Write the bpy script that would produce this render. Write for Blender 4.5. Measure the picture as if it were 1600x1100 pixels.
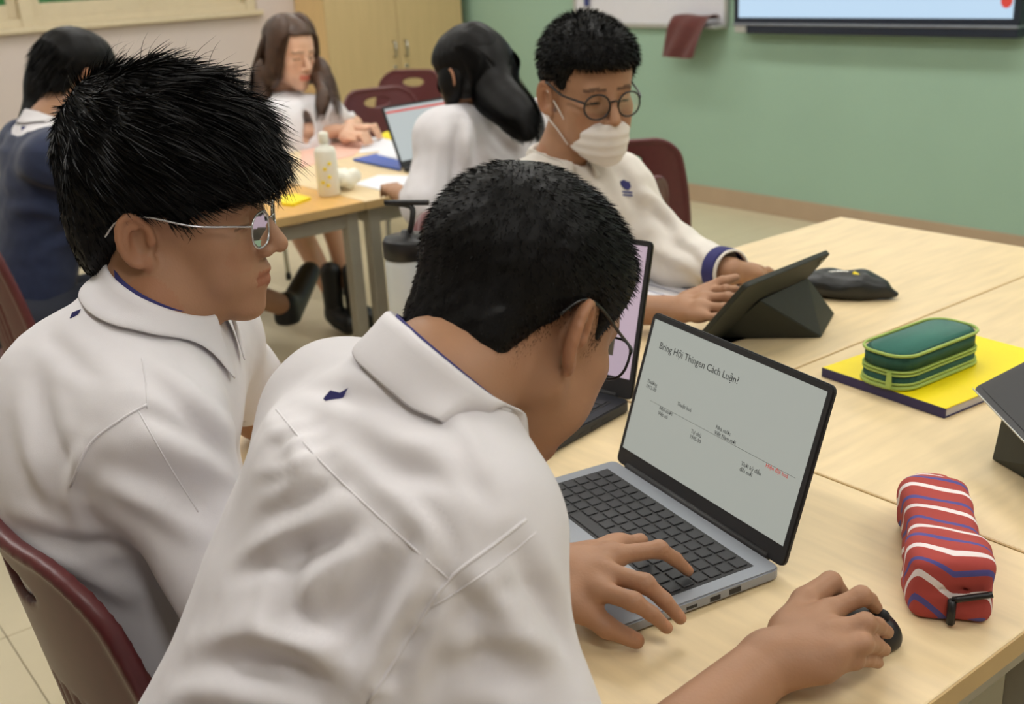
import bpy, bmesh, math, random
import numpy as np
from mathutils import Vector, Matrix
from mathutils.bvhtree import BVHTree

# ------------------------------------------------------------------ camera, world, light, exposure
for _o in list(bpy.data.objects):
    bpy.data.objects.remove(_o)
SC = bpy.context.scene
COL = SC.collection
FPX = 1713.96
YAW, PITCH, ROLL = 0.921833563, 0.342219336, -0.0566429776
CAMLOC = np.array([0.0, 0.0, 1.37])
_cy, _sy = math.cos(YAW), math.sin(YAW)
FW = np.array([-_sy * math.cos(PITCH), _cy * math.cos(PITCH), -math.sin(PITCH)])
_r0 = np.array([_cy, _sy, 0.0]); _u0 = np.cross(_r0, FW)
RT = math.cos(ROLL) * _r0 + math.sin(ROLL) * _u0
UP = -math.sin(ROLL) * _r0 + math.cos(ROLL) * _u0
cam_data = bpy.data.cameras.new('camera')
cam_data.sensor_width = 36.0
cam_data.lens = FPX / 1600.0 * 36.0
cam_data.clip_start = 0.02
cam = bpy.data.objects.new('camera', cam_data)
COL.objects.link(cam)
M4 = Matrix(((RT[0], UP[0], -FW[0], CAMLOC[0]), (RT[1], UP[1], -FW[1], CAMLOC[1]),
             (RT[2], UP[2], -FW[2], CAMLOC[2]), (0, 0, 0, 1)))
cam.matrix_world = M4
SC.camera = cam
cam_data.dof.use_dof = True
cam_data.dof.focus_distance = 1.15
cam_data.dof.aperture_fstop = 7.0

world = bpy.data.worlds.new('world'); SC.world = world
world.use_nodes = True
_bg = world.node_tree.nodes['Background']
_bg.inputs[0].default_value = (0.62, 0.80, 0.90, 1)
_bg.inputs[1].default_value = 0.7
SC.view_settings.view_transform = 'Standard'
SC.view_settings.look = 'None'
SC.view_settings.gamma = 1.0
SC.view_settings.use_curve_mapping = False
SC.view_settings.exposure = 0.0
LAMP_POWER = 17.0

# pixel helpers: a pixel gives a direction, the distance comes from the plane it meets
def ray(x, y):
    return (x - 800.0) / FPX * RT - (y - 550.0) / FPX * UP + FW
def at(x, y, z):
    d = ray(x, y); return CAMLOC + d * ((z - CAMLOC[2]) / d[2])
def dep(x, y, d):
    return CAMLOC + ray(x, y) * d
def on_y(x, y, Y):
    d = ray(x, y); return CAMLOC + d * (Y / d[1])
def on_x(x, y, X):
    d = ray(x, y); return CAMLOC + d * (X / d[0])
def V(*a):
    return np.array(a, float)
def nrm(v):
    v = np.asarray(v, float); return v / (np.linalg.norm(v) + 1e-12)

# ------------------------------------------------------------------ materials
def srgb(r, g, b):
    f = lambda c: (c / 12.92) if c <= 0.04045 else ((c + 0.055) / 1.055) ** 2.4
    return (f(r / 255.0), f(g / 255.0), f(b / 255.0), 1.0)
MATS = {}
def mat(name, col, rough=0.5, metal=0.0, var=0.06, scale=20.0, bump=0.0, bscale=200.0, spec=0.5,
        sheen=0.0, sss=0.0, emit=None, estr=0.0, attr=False, stretch=None, coat=0.0):
    m = bpy.data.materials.new(name); m.use_nodes = True
    nt = m.node_tree; N = nt.nodes; L = nt.links
    b = N['Principled BSDF']
    c = srgb(*col)
    tc = N.new('ShaderNodeTexCoord')
    mp = N.new('ShaderNodeMapping')
    if stretch: mp.inputs['Scale'].default_value = stretch
    L.new(tc.outputs['Object'], mp.inputs[0])
    nz = N.new('ShaderNodeTexNoise'); nz.inputs['Scale'].default_value = scale
    nz.inputs['Detail'].default_value = 5.0
    L.new(mp.outputs[0], nz.inputs['Vector'])
    rp = N.new('ShaderNodeValToRGB')
    rp.color_ramp.elements[0].position = 0.3; rp.color_ramp.elements[1].position = 0.7
    rp.color_ramp.elements[0].color = tuple(max(0, k * (1 - var)) for k in c[:3]) + (1,)
    rp.color_ramp.elements[1].color = tuple(min(1, k * (1 + var)) for k in c[:3]) + (1,)
    L.new(nz.outputs['Fac'], rp.inputs[0])
    src = rp.outputs[0]
    if attr:
        a = N.new('ShaderNodeAttribute'); a.attribute_name = 'tint'
        mx = N.new('ShaderNodeMix'); mx.data_type = 'RGBA'; mx.blend_type = 'MULTIPLY'
        mx.inputs[0].default_value = 1.0
        L.new(src, mx.inputs[6]); L.new(a.outputs['Color'], mx.inputs[7])
        src = mx.outputs[2]
    L.new(src, b.inputs['Base Color'])
    b.inputs['Roughness'].default_value = rough
    b.inputs['Metallic'].default_value = metal
    b.inputs['Specular IOR Level'].default_value = spec
    if sheen: b.inputs['Sheen Weight'].default_value = sheen
    if coat: b.inputs['Coat Weight'].default_value = coat
    if sss:
        b.inputs['Subsurface Weight'].default_value = sss
        b.inputs['Subsurface Radius'].default_value = (0.012, 0.005, 0.003)
        b.inputs['Subsurface Scale'].default_value = 0.6
    if bump:
        n2 = N.new('ShaderNodeTexNoise'); n2.inputs['Scale'].default_value = bscale
        n2.inputs['Detail'].default_value = 3.0
        L.new(mp.outputs[0], n2.inputs['Vector'])
        bp = N.new('ShaderNodeBump'); bp.inputs['Strength'].default_value = bump
        bp.inputs['Distance'].default_value = 0.002
        L.new(n2.outputs['Fac'], bp.inputs['Height']); L.new(bp.outputs[0], b.inputs['Normal'])
    if emit is not None:
        b.inputs['Emission Color'].default_value = srgb(*emit)
        b.inputs['Emission Strength'].default_value = estr
    MATS[name] = m
    return m

mat('wall_green', (151, 181, 160), 0.75, var=0.02, scale=3, bump=0.06, bscale=120)
mat('wall_pale', (204, 192, 186), 0.8, var=0.02, scale=3, bump=0.06, bscale=120)
mat('ceiling_white', (222, 220, 214), 0.9, var=0.01)
mat('tile', (200, 188, 158), 0.35, var=0.035, scale=6)
mat('grout', (128, 118, 100), 0.9)
mat('skirting', (176, 154, 128), 0.5, var=0.04, scale=8)
mat('window_frame', (206, 192, 162), 0.5, var=0.03)
mat('wood_top', (226, 203, 160), 0.42, var=0.075, scale=5.5, stretch=(1.2, 9, 9), bump=0.02, bscale=60)
mat('wood_top_y', (226, 203, 160), 0.42, var=0.075, scale=5.5, stretch=(9, 1.2, 9), bump=0.02, bscale=60)
mat('wood_orange', (216, 168, 92), 0.42, var=0.06, scale=5.5, stretch=(1.2, 9, 9))
mat('wood_edge', (190, 160, 108), 0.5, var=0.05, scale=14)
mat('steel_leg', (165, 160, 144), 0.42, metal=0.25, var=0.04)
mat('cupboard_front_shaded', (198, 173, 126), 0.45, var=0.04, scale=5, stretch=(6, 6, 0.6))  # cupboard wood with the dimmer light on its doors painted into the colour
mat('cupboard_side_lit', (224, 192, 134), 0.45, var=0.04, scale=5, stretch=(6, 6, 0.6))  # same wood, lighter: the brighter light on the side is in the colour
mat('chrome', (170, 168, 160), 0.25, metal=0.9)
mat('maroon', (92, 42, 44), 0.38, var=0.06, scale=60, bump=0.05, bscale=900)
mat('black_plastic', (20, 20, 22), 0.42, var=0.1)
mat('dark_key', (40, 41, 45), 0.5, var=0.08)
mat('silver_laptop', (150, 155, 163), 0.4, metal=0.35, var=0.02)
mat('dark_laptop', (30, 33, 40), 0.5, var=0.04)
mat('bezel', (34, 34, 36), 0.55, var=0.05)
mat('screen_grey', (70, 72, 70), 0.35, emit=(168, 172, 164), estr=0.82, var=0.02)
mat('screen_white', (70, 72, 75), 0.35, emit=(206, 214, 214), estr=0.7, var=0.01)
mat('screen_pink', (70, 60, 66), 0.35, emit=(204, 182, 196), estr=0.75, var=0.02)
mat('screen_blue', (60, 66, 75), 0.3, emit=(190, 218, 242), estr=0.95, var=0.02)
mat('trackpad_glow', (60, 66, 95), 0.3, emit=(110, 150, 245), estr=0.75, var=0.2, scale=60)
mat('ink', (44, 46, 48), 0.6)
mat('ink_faint', (112, 116, 112), 0.6)
mat('ink_red', (200, 60, 52), 0.6, emit=(205, 70, 60), estr=0.25)
mat('ink_blue', (52, 62, 120), 0.6)
mat('tv_frame', (30, 38, 52), 0.35)
mat('tv_rail', (140, 146, 156), 0.35, metal=0.6)
mat('whiteboard', (216, 216, 222), 0.25, var=0.01)
mat('alu', (190, 192, 188), 0.4, metal=0.5)
mat('cloth_maroon', (92, 44, 40), 0.95, var=0.15, scale=90, bump=0.5, bscale=500, sheen=0.2)
mat('paper', (226, 226, 232), 0.8, var=0.015)
mat('paper_pink', (226, 182, 164), 0.8, var=0.02)
mat('yellow_cover', (246, 222, 14), 0.45, var=0.02)
mat('book_spine', (44, 38, 84), 0.5)
mat('page_edge', (196, 190, 186), 0.8, var=0.12, scale=300, stretch=(0.2, 0.2, 6))
mat('teal_case', (38, 106, 92), 0.75, var=0.06, scale=120, bump=0.3, bscale=700, sheen=0.15)
mat('teal_dark', (26, 78, 66), 0.75, var=0.06, scale=120, bump=0.3, bscale=700)
mat('lime_trim', (160, 184, 92), 0.6)
mat('dark_case', (40, 44, 38), 0.62, var=0.08, scale=80, bump=0.15, bscale=800)
mat('pouch_black', (24, 27, 27), 0.42, var=0.15, scale=40, bump=0.4, bscale=90)
mat('white_thing', (232, 230, 216), 0.5, var=0.03)
mat('bottle_clear', (206, 212, 212), 0.3, var=0.02)
mat('blue_folder', (44, 92, 188), 0.35)
mat('rubber', (24, 24, 24), 0.7)
mat('glasses_black', (22, 22, 24), 0.3)
mat('glasses_silver', (200, 200, 202), 0.25, metal=0.8)
mat('shirt_white', (222, 219, 222), 0.85, var=0.012, scale=30, bump=0.14, bscale=1500, sheen=0.12)
mat('sweater_white', (222, 216, 208), 0.9, var=0.025, scale=40, bump=0.25, bscale=900, sheen=0.2)
mat('navy', (36, 46, 74), 0.9, var=0.08, scale=60, bump=0.25, bscale=900, sheen=0.15)
mat('navy_trim', (48, 48, 104), 0.85)
mat('trouser', (34, 38, 50), 0.9, var=0.08, sheen=0.1)
mat('shoe_black', (18, 18, 20), 0.5)
mat('mask_white', (226, 220, 214), 0.85, var=0.02, bump=0.1, bscale=700)
mat('skin_tan', (168, 126, 97), 0.52, var=0.04, scale=25, sss=0.08, attr=True, bump=0.12, bscale=350, spec=0.4)
mat('skin_fair', (222, 178, 150), 0.5, var=0.03, scale=25, sss=0.08, attr=True, spec=0.4)
mat('hair_black', (13, 12, 12), 0.5, var=0.2, scale=60, spec=0.17)
mat('hair_brown', (70, 48, 34), 0.48, var=0.25, scale=40, spec=0.5)
mat('eye_white', (200, 192, 186), 0.3)
mat('eye_dark', (26, 18, 14), 0.2)

def glass_mat(name, tint, gloss=0.08):
    m = bpy.data.materials.new(name); m.use_nodes = True
    nt = m.node_tree; N = nt.nodes; L = nt.links
    N.remove(N['Principled BSDF'])
    t = N.new('ShaderNodeBsdfTransparent'); t.inputs[0].default_value = tint
    g = N.new('ShaderNodeBsdfGlossy'); g.inputs['Roughness'].default_value = 0.03
    fr = N.new('ShaderNodeFresnel'); fr.inputs[0].default_value = 1.4
    x = N.new('ShaderNodeMixShader')
    L.new(fr.outputs[0], x.inputs[0]); L.new(t.outputs[0], x.inputs[1]); L.new(g.outputs[0], x.inputs[2])
    L.new(x.outputs[0], N['Material Output'].inputs[0])
    MATS[name] = m
glass_mat('lens_glass', (0.93, 0.95, 0.96, 1))
glass_mat('pane_glass', (0.86, 0.93, 0.92, 1))

# striped fabric of the pencil pouch: red cloth with white and blue woven stripes (object space)
def stripe_mat():
    m = bpy.data.materials.new('striped_fabric'); m.use_nodes = True
    nt = m.node_tree; N = nt.nodes; L = nt.links; b = N['Principled BSDF']
    a = N.new('ShaderNodeAttribute'); a.attribute_name = 'stripe'
    rp = N.new('ShaderNodeValToRGB'); rp.color_ramp.interpolation = 'CONSTANT'
    e = rp.color_ramp.elements
    red = srgb(172, 70, 64); wh = srgb(236, 226, 226); bl = srgb(84, 80, 146)
    e[0].position = 0.0; e[0].color = red
    e[1].position = 0.22; e[1].color = wh
    for p, c in ((0.38, red), (0.68, bl), (0.82, red)):
        k = e.new(p); k.color = c
    fr = N.new('ShaderNodeMath'); fr.operation = 'FRACT'
    L.new(a.outputs['Fac'], fr.inputs[0]); L.new(fr.outputs[0], rp.inputs[0])
    L.new(rp.outputs[0], b.inputs['Base Color'])
    b.inputs['Roughness'].default_value = 0.9
    n2 = N.new('ShaderNodeTexNoise'); n2.inputs['Scale'].default_value = 900
    bp = N.new('ShaderNodeBump'); bp.inputs['Strength'].default_value = 0.3; bp.inputs['Distance'].default_value = 0.001
    L.new(n2.outputs['Fac'], bp.inputs['Height']); L.new(bp.outputs[0], b.inputs['Normal'])
    MATS['striped_fabric'] = m
stripe_mat()
def lamp_mat():
    m = bpy.data.materials.new('lamp_diffuser'); m.use_nodes = True
    nt = m.node_tree; nt.nodes.remove(nt.nodes['Principled BSDF'])
    e = nt.nodes.new('ShaderNodeEmission'); e.inputs[0].default_value = (1.0, 0.982, 0.945, 1)
    e.inputs[1].default_value = LAMP_POWER
    nt.links.new(e.outputs[0], nt.nodes['Material Output'].inputs[0])
    MATS['lamp_diffuser'] = m
lamp_mat()

# ------------------------------------------------------------------ object helpers
def root(name, label, cat, loc=(0, 0, 0), rotz=0.0, group=None):
    o = bpy.data.objects.new(name, None); COL.objects.link(o)
    o.location = tuple(float(c) for c in loc); o.rotation_euler = (0, 0, rotz)
    o.empty_display_size = 0.05
    tag(o, label, cat, group); return o
def tag(o, label, cat, group=None):
    o['label'] = label; o['category'] = cat
    if group: o['group'] = group
    return o
def link(name, me, m, parent=None, local=False, label=None):
    """one mesh object. World-space meshes keep their place under a translated root; local=True means
    the mesh is given in the parent's own coordinates."""
    o = bpy.data.objects.new(name, me); COL.objects.link(o)
    if m is not None:
        me.materials.clear(); me.materials.append(MATS[m] if isinstance(m, str) else m)
    if parent is not None:
        o.parent = parent
        if parent.type == 'EMPTY' and not local:
            o.matrix_parent_inverse = Matrix.Translation(-Vector(parent.location))
    if label: o['label'] = label
    return o
def pmesh(name, verts, faces, smooth=False):
    me = bpy.data.meshes.new(name)
    me.from_pydata([tuple(map(float, v)) for v in verts], [], [tuple(map(int, f)) for f in faces])
    me.update()
    (me.shade_smooth if smooth else me.shade_flat)()
    return me
def amesh(name, v, f, smooth=True):
    """fast mesh from numpy arrays; f is (n,3) or (n,4)"""
    me = bpy.data.meshes.new(name)
    v = np.ascontiguousarray(v, np.float32); f = np.ascontiguousarray(f, np.int32)
    k = f.shape[1]
    me.vertices.add(len(v)); me.vertices.foreach_set('co', v.ravel())
    me.loops.add(f.size); me.loops.foreach_set('vertex_index', f.ravel())
    me.polygons.add(len(f)); me.polygons.foreach_set('loop_start', np.arange(0, f.size, k, dtype=np.int32))
    me.update(calc_edges=True); me.validate()
    (me.shade_smooth if smooth else me.shade_flat)()
    return me
def bm_mesh(name, bm, smooth=False):
    bmesh.ops.recalc_face_normals(bm, faces=bm.faces[:])
    me = bpy.data.meshes.new(name); bm.to_mesh(me); bm.free()
    (me.shade_smooth if smooth else me.shade_flat)()
    return me
def box_bm(lo, hi, bev=0.0, seg=2, bm=None):
    own = bmesh.new()
    r = bmesh.ops.create_cube(own, size=1.0)
    for v in own.verts:
        v.co = Vector(tuple(lo[i] + (v.co[i] + 0.5) * (hi[i] - lo[i]) for i in range(3)))
    if bev:
        bmesh.ops.bevel(own, geom=own.edges[:], offset=bev, segments=seg, profile=0.5, affect='EDGES')
    if bm is None: return own
    t = bpy.data.meshes.new('t'); own.to_mesh(t); own.free(); bm.from_mesh(t); bpy.data.meshes.remove(t)
    return bm
def box(name, lo, hi, m, parent=None, bev=0.0, local=False, seg=2, label=None):
    lo2 = [min(a, b) for a, b in zip(lo, hi)]; hi2 = [max(a, b) for a, b in zip(lo, hi)]
    return link(name, bm_mesh(name, box_bm(lo2, hi2, bev, seg)), m, parent, local, label)
def catmull(pts, n):
    pts = [np.asarray(p, float) for p in pts]
    if len(pts) == 2: return [pts[0] + (pts[1] - pts[0]) * t for t in np.linspace(0, 1, n + 1)]
    P = [2 * pts[0] - pts[1]] + pts + [2 * pts[-1] - pts[-2]]
    out = []
    for i in range(1, len(P) - 2):
        a, b, c, d = P[i - 1:i + 3]
        for t in np.linspace(0, 1, n, endpoint=False):
            out.append(0.5 * ((2 * b) + (c - a) * t + (2 * a - 5 * b + 4 * c - d) * t * t + (3 * b - a - 3 * c + d) * t ** 3))
    out.append(P[-2]); return out
def tube_data(pts, rad, sides=8, closed=False, cap=True):
    pts = [np.asarray(p, float) for p in pts]; n = len(pts)
    rad = list(rad) if hasattr(rad, '__len__') else [rad] * n
    vs, fs = [], []
    prev = None
    for i, p in enumerate(pts):
        if closed: t = nrm(pts[(i + 1) % n] - pts[i - 1])
        else: t = nrm(pts[min(i + 1, n - 1)] - pts[max(i - 1, 0)])
        if prev is None:
            a = V(0, 0, 1) if abs(t[2]) < 0.9 else V(1, 0, 0)
            prev = nrm(np.cross(t, a))
        else: prev = nrm(prev - t * (prev @ t))
        b = np.cross(t, prev)
        for k in range(sides):
            an = 2 * math.pi * k / sides
            vs.append(p + rad[i] * (math.cos(an) * prev + math.sin(an) * b))
    m = n if closed else n - 1
    for i in range(m):
        j = (i + 1) % n
        for k in range(sides):
            l = (k + 1) % sides
            fs.append((i * sides + k, i * sides + l, j * sides + l, j * sides + k))
    if cap and not closed:
        fs.append(tuple(range(sides))[::-1]); fs.append(tuple((n - 1) * sides + k for k in range(sides)))
    return vs, fs
def tube(name, pts, rad, m, parent=None, sides=8, closed=False, local=False, label=None):
    v, f = tube_data(pts, rad, sides, closed)
    return link(name, pmesh(name, v, f, True), m, parent, local, label)
def multi_tube(name, lst, m, parent=None, sides=8, local=False):
    V_, F_ = [], []
    for a in lst:
        v, f = tube_data(a[0], a[1], sides, *(a[2:] or ()))
        o = len(V_); V_ += v; F_ += [tuple(i + o for i in q) for q in f]
    return link(name, pmesh(name, V_, F_, True), m, parent, local)
def lathe_data(prof, sides=24):
    vs, fs = [], []
    n = len(prof)
    for r_, z in prof:
        for k in range(sides):
            a = 2 * math.pi * k / sides
            vs.append((r_ * math.cos(a), r_ * math.sin(a), z))
    for i in range(n - 1):
        for k in range(sides):
            l = (k + 1) % sides
            fs.append((i * sides + k, i * sides + l, (i + 1) * sides + l, (i + 1) * sides + k))
    fs.append(tuple(range(sides))[::-1]); fs.append(tuple((n - 1) * sides + k for k in range(sides)))
    return vs, fs
def lathe(name, prof, m, parent=None, local=True, sides=24):
    v, f = lathe_data(prof, sides)
    return link(name, pmesh(name, v, f, True), m, parent, local)
def prism_bm(poly, z0, z1, bev=0.0):
    bm = bmesh.new()
    f = bm.faces.new([bm.verts.new((x, y, z0)) for x, y in poly])
    r = bmesh.ops.extrude_face_region(bm, geom=[f])
    for v in r['geom']:
        if isinstance(v, bmesh.types.BMVert): v.co.z = z1
    if bev:
        bmesh.ops.bevel(bm, geom=bm.edges[:], offset=bev, segments=2, affect='EDGES', clamp_overlap=True)
    return bm
def rrect(w, h, r, n=5, cx=0, cy=0):
    out = []
    for qx, qy, a0 in ((1, 1, 0), (-1, 1, 90), (-1, -1, 180), (1, -1, 270)):
        for k in range(n + 1):
            a = math.radians(a0 + 90 * k / n)
            out.append((cx + qx * (w / 2 - r) + r * math.cos(a), cy + qy * (h / 2 - r) + r * math.sin(a)))
    return out
def text_mesh(name, txt, size, m, parent, mw, align='LEFT', local=True):
    cu = bpy.data.curves.new(name, 'FONT'); cu.body = txt; cu.size = size; cu.align_x = align
    cu.extrude = 0.00008; cu.resolution_u = 2
    t = bpy.data.objects.new('t', cu); COL.objects.link(t)
    bpy.context.view_layer.update()
    dg = bpy.context.evaluated_depsgraph_get()
    me = bpy.data.meshes.new_from_object(t.evaluated_get(dg))
    bpy.data.objects.remove(t); bpy.data.curves.remove(cu)
    me.transform(mw)
    return link(name, me, m, parent, local)

# ------------------------------------------------------------------ distance-field modelling
def smin(a, b, k):
    h = np.maximum(k - np.abs(a - b), 0.0) / k
    return np.minimum(a, b) - h * h * k * 0.25
class Sdf:
    def __init__(s):
        s.ops = []; s.lo = np.full(3, 1e9); s.hi = np.full(3, -1e9); s.disp = None
    def grow(s, p, r):
        s.lo = np.minimum(s.lo, np.asarray(p) - r); s.hi = np.maximum(s.hi, np.asarray(p) + r)
    def fn(s, f, k=0.01, mode='u'):
        s.ops.append((f, max(k, 1e-5), mode)); return s
    def cone(s, a, b, ra, rb, k=0.01, mode='u', n=None, fl=1.0):
        """tapered capsule; optionally flattened by fl along unit axis n"""
        a = np.asarray(a, float); b = np.asarray(b, float)
        if mode == 'u': s.grow(a, ra + 0.02); s.grow(b, rb + 0.02)
        ab = b - a; L2 = max(ab @ ab, 1e-9)
        if n is None:
            def f(P):
                q = P - a; t = np.clip((q @ ab) / L2, 0, 1)
                d = q - t[..., None] * ab
                return np.sqrt((d * d).sum(-1)) - (ra + (rb - ra) * t)
        else:
            n = nrm(n)
            def f(P):
                q = P - a; t = np.clip((q @ ab) / L2, 0, 1)
                d = q - t[..., None] * ab
                dn = d @ n
                l2 = (d * d).sum(-1) + dn * dn * (1 / (fl * fl) - 1)
                l = np.sqrt(np.maximum(l2, 1e-12))
                # rescale by gradient length so the field stays close to true distance
                g = np.sqrt(np.maximum(((d * d).sum(-1) - dn * dn) + dn * dn / fl ** 4, 1e-12)) / l
                return (l - (ra + (rb - ra) * t)) / np.maximum(g, 1.0)
        return s.fn(f, k, mode)
    def ell(s, c, r, R=None, k=0.01, mode='u'):
        c = np.asarray(c, float); r = np.asarray(r, float)
        if mode == 'u': s.grow(c, r.max() + 0.02)
        R = np.eye(3) if R is None else R
        def f(P):
            q = (P - c) @ R
            k0 = np.sqrt(((q / r) ** 2).sum(-1)); k1 = np.sqrt(((q / (r * r)) ** 2).sum(-1))
            return k0 * (k0 - 1.0) / np.maximum(k1, 1e-9)
        return s.fn(f, k, mode)
    def rbox(s, c, hs, rad, R=None, k=0.01, mode='u'):
        c = np.asarray(c, float); hs = np.asarray(hs, float)
        if mode == 'u': s.grow(c, np.linalg.norm(hs) + 0.02)
        R = np.eye(3) if R is None else R
        def f(P):
            q = np.abs((P - c) @ R) - (hs - rad)
            return np.sqrt((np.maximum(q, 0) ** 2).sum(-1)) + np.minimum(q.max(-1), 0) - rad
        return s.fn(f, k, mode)
    def mesh(s, h, lo=None, hi=None, n=10, smooth_it=1):
        lo = s.lo if lo is None else np.maximum(s.lo, lo); hi = s.hi if hi is None else np.minimum(s.hi, hi)
        B = h * n
        nb = np.maximum(np.ceil((hi - lo) / B).astype(int), 1)
        gi = np.stack(np.meshgrid(*[np.arange(k) for k in nb], indexing='ij'), -1).reshape(-1, 3)
        C = lo + (gi + 0.5) * B
        R = B * 0.8661
        D = np.full(len(C), 1e3); rel = []
        for f, k, mode in s.ops:
            d = f(C)
            rel.append(d)
            if mode == 'u': D = smin(D, d, k)
            elif mode == 's': D = -smin(-D, d, k)
            else: D = -smin(-D, -d, k)
        act = np.abs(D) < R * 1.8 + 0.015
        gi = gi[act]; rel = [q[act] for q in rel]
        m = n + 1
        off = np.stack(np.meshgrid(*[np.arange(m)] * 3, indexing='ij'), -1).reshape(-1, 3)
        nB = len(gi)
        F = np.full((nB, m ** 3), 1e3, np.float64)
        base = gi * n
        for (f, k, mode), q in zip(s.ops, rel):
            idx = np.arange(nB) if mode == 'i' else np.nonzero(q < R * 1.8 + k + 0.015)[0]
            for c0 in range(0, len(idx), 400):
                ii = idx[c0:c0 + 400]
                P = lo + (base[ii][:, None, :] + off[None]) * h
                d = f(P)
                if mode == 'u': F[ii] = smin(F[ii], d, k)
                elif mode == 's': F[ii] = -smin(-F[ii], d, k)
                else: F[ii] = -smin(-F[ii], -d, k)
        if s.disp is not None:
            for c0 in range(0, nB, 400):
                P = lo + (base[c0:c0 + 400][:, None, :] + off[None]) * h
                F[c0:c0 + 400] -= s.disp(P)
        F = F.reshape(nB, m, m, m)
        Sg = F < 0
        cnt = np.zeros((nB, n, n, n), np.int8)
        for dx in (0, 1):
            for dy in (0, 1):
                for dz in (0, 1):
                    cnt += Sg[:, dx:dx + n, dy:dy + n, dz:dz + n]
        bi, ci, cj, ck = np.nonzero((cnt > 0) & (cnt < 8))
        if len(bi) == 0: return np.zeros((0, 3)), np.zeros((0, 4), int)
        acc = np.zeros((len(bi), 3)); num = np.zeros(len(bi))
        corner = [(0, 0, 0), (1, 0, 0), (0, 1, 0), (1, 1, 0), (0, 0, 1), (1, 0, 1), (0, 1, 1), (1, 1, 1)]
        vals = {c: F[bi, ci + c[0], cj + c[1], ck + c[2]] for c in corner}
        for a in corner:
            for ax in range(3):
                if a[ax] == 0:
                    b = list(a); b[ax] = 1; b = tuple(b)
                    va, vb = vals[a], vals[b]
                    x = (va < 0) != (vb < 0)
                    t = np.where(x, va / np.where(x, va - vb, 1), 0)
                    pt = np.array(a, float)[None].repeat(len(bi), 0); pt[:, ax] += t
                    acc += np.where(x[:, None], pt, 0); num += x
        G = base[bi] + np.stack([ci, cj, ck], -1)
        pos = lo + (G + acc / num[:, None]) * h
        tot = nb * n + 2
        key = lambda g: ((g[..., 0] + 1) * (tot[1] + 2) + (g[..., 1] + 1)) * (tot[2] + 2) + (g[..., 2] + 1)
        ky = key(G); od = np.argsort(ky); ks = ky[od]
        faces = []
        for ax in range(3):
            o1, o2 = [(1, 2), (2, 0), (0, 1)][ax]
            sl0 = [slice(0, n)] * 3; sl1 = [slice(0, n)] * 3; sl1[ax] = slice(1, n + 1)
            A = Sg[:, sl0[0], sl0[1], sl0[2]]; Bq = Sg[:, sl1[0], sl1[1], sl1[2]]
            e = np.nonzero(A != Bq)
            g = base[e[0]] + np.stack(e[1:], -1)
            inside = A[e]
            q = []
            for d1, d2 in ((-1, -1), (0, -1), (0, 0), (-1, 0)):
                gg = g.copy(); gg[:, o1] += d1; gg[:, o2] += d2
                kk = key(gg); p_ = np.clip(np.searchsorted(ks, kk), 0, len(ks) - 1)
                q.append(np.where(ks[p_] == kk, od[p_], -1))
            q = np.stack(q, -1); ok = (q >= 0).all(-1)
            q = q[ok]; ins = inside[ok]
            q[~ins] = q[~ins][:, ::-1]
            faces.append(q)
        Fq = np.concatenate(faces)
        for _ in range(smooth_it):
            sm = np.zeros_like(pos); c = np.zeros(len(pos))
            for i in range(4):
                for j in (1, 3):
                    np.add.at(sm, Fq[:, i], pos[Fq[:, (i + j) % 4]]); np.add.at(c, Fq[:, i], 1)
            g = c > 0
            pos[g] = pos[g] * 0.5 + 0.5 * sm[g] / c[g][:, None]
        return pos, Fq
def vnormals(v, f):
    n = np.zeros_like(v)
    fn = np.cross(v[f[:, 2]] - v[f[:, 0]], v[f[:, 3 if f.shape[1] == 4 else 1]] - v[f[:, 1 if f.shape[1] == 4 else 0]])
    for i in range(f.shape[1]): np.add.at(n, f[:, i], fn)
    return n / (np.linalg.norm(n, axis=1, keepdims=True) + 1e-12)
def wnoise(seed, scale, stretch=(1, 1, 1), oct=3):
    """cheap smooth noise: sum of warped sines"""
    rs = np.random.RandomState(seed); st = np.array(stretch)
    K = [(rs.normal(size=3) * st * scale * 1.7 ** o, rs.uniform(0, 6.28), 0.6 ** o) for o in range(oct) for _ in range(3)]
    W = rs.normal(size=(3, 3)) * scale * 0.5
    def f(P):
        w = np.sin(P @ W.T) * 0.5
        s = 0
        for kv, ph, am in K: s = s + am * np.sin(P @ kv + ph + w[..., 0] * 1.5)
        return s / 3.5
    return f
# ------------------------------------------------------------------ the room
WY, WX, FY, RX, CH = 4.68, -6.8, -3.2, 2.4, 2.85
def struct(name, lo, hi, m, parent=None, bev=0):
    o = box(name, lo, hi, m, parent, bev)
    if parent is None: o['kind'] = 'structure'
    return o
floor = struct('floor', (WX - 0.1, FY - 0.1, -0.1), (RX + 0.1, WY + 0.1, -0.004), 'grout')
TS = 0.6
tile_me = bm_mesh('tile', box_bm((0.001, 0.001, -0.01), (TS - 0.001, TS - 0.001, 0.0), 0.0008, 1))
_i0 = int(math.floor((WX - 0.206) / TS)); _tx0 = -2.406 - 8 * TS
nx = 0
x = _tx0
while x < RX:
    y = 0.355 - 6 * TS
    while y < WY:
        if x + TS > WX and y + TS > FY:
            t = link('tile', tile_me, 'tile' if not tile_me.materials else None, floor)
            t.location = (x, y, 0)
            sx = min(1, (min(x + TS, RX) - x) / TS); sy = min(1, (min(y + TS, WY) - y) / TS)
            t.scale = (sx, sy, 1)
            if x < WX: t.location.x = WX; t.scale.x = (x + TS - WX) / TS
            if y < FY: t.location.y = FY; t.scale.y = (y + TS - FY) / TS
        y += TS
    x += TS
struct('wall_back', (WX - 0.15, WY, 0), (RX + 0.15, WY + 0.15, CH), 'wall_green')
struct('wall_front', (WX - 0.15, FY - 0.15, 0), (RX + 0.15, FY, CH), 'wall_pale')
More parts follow.
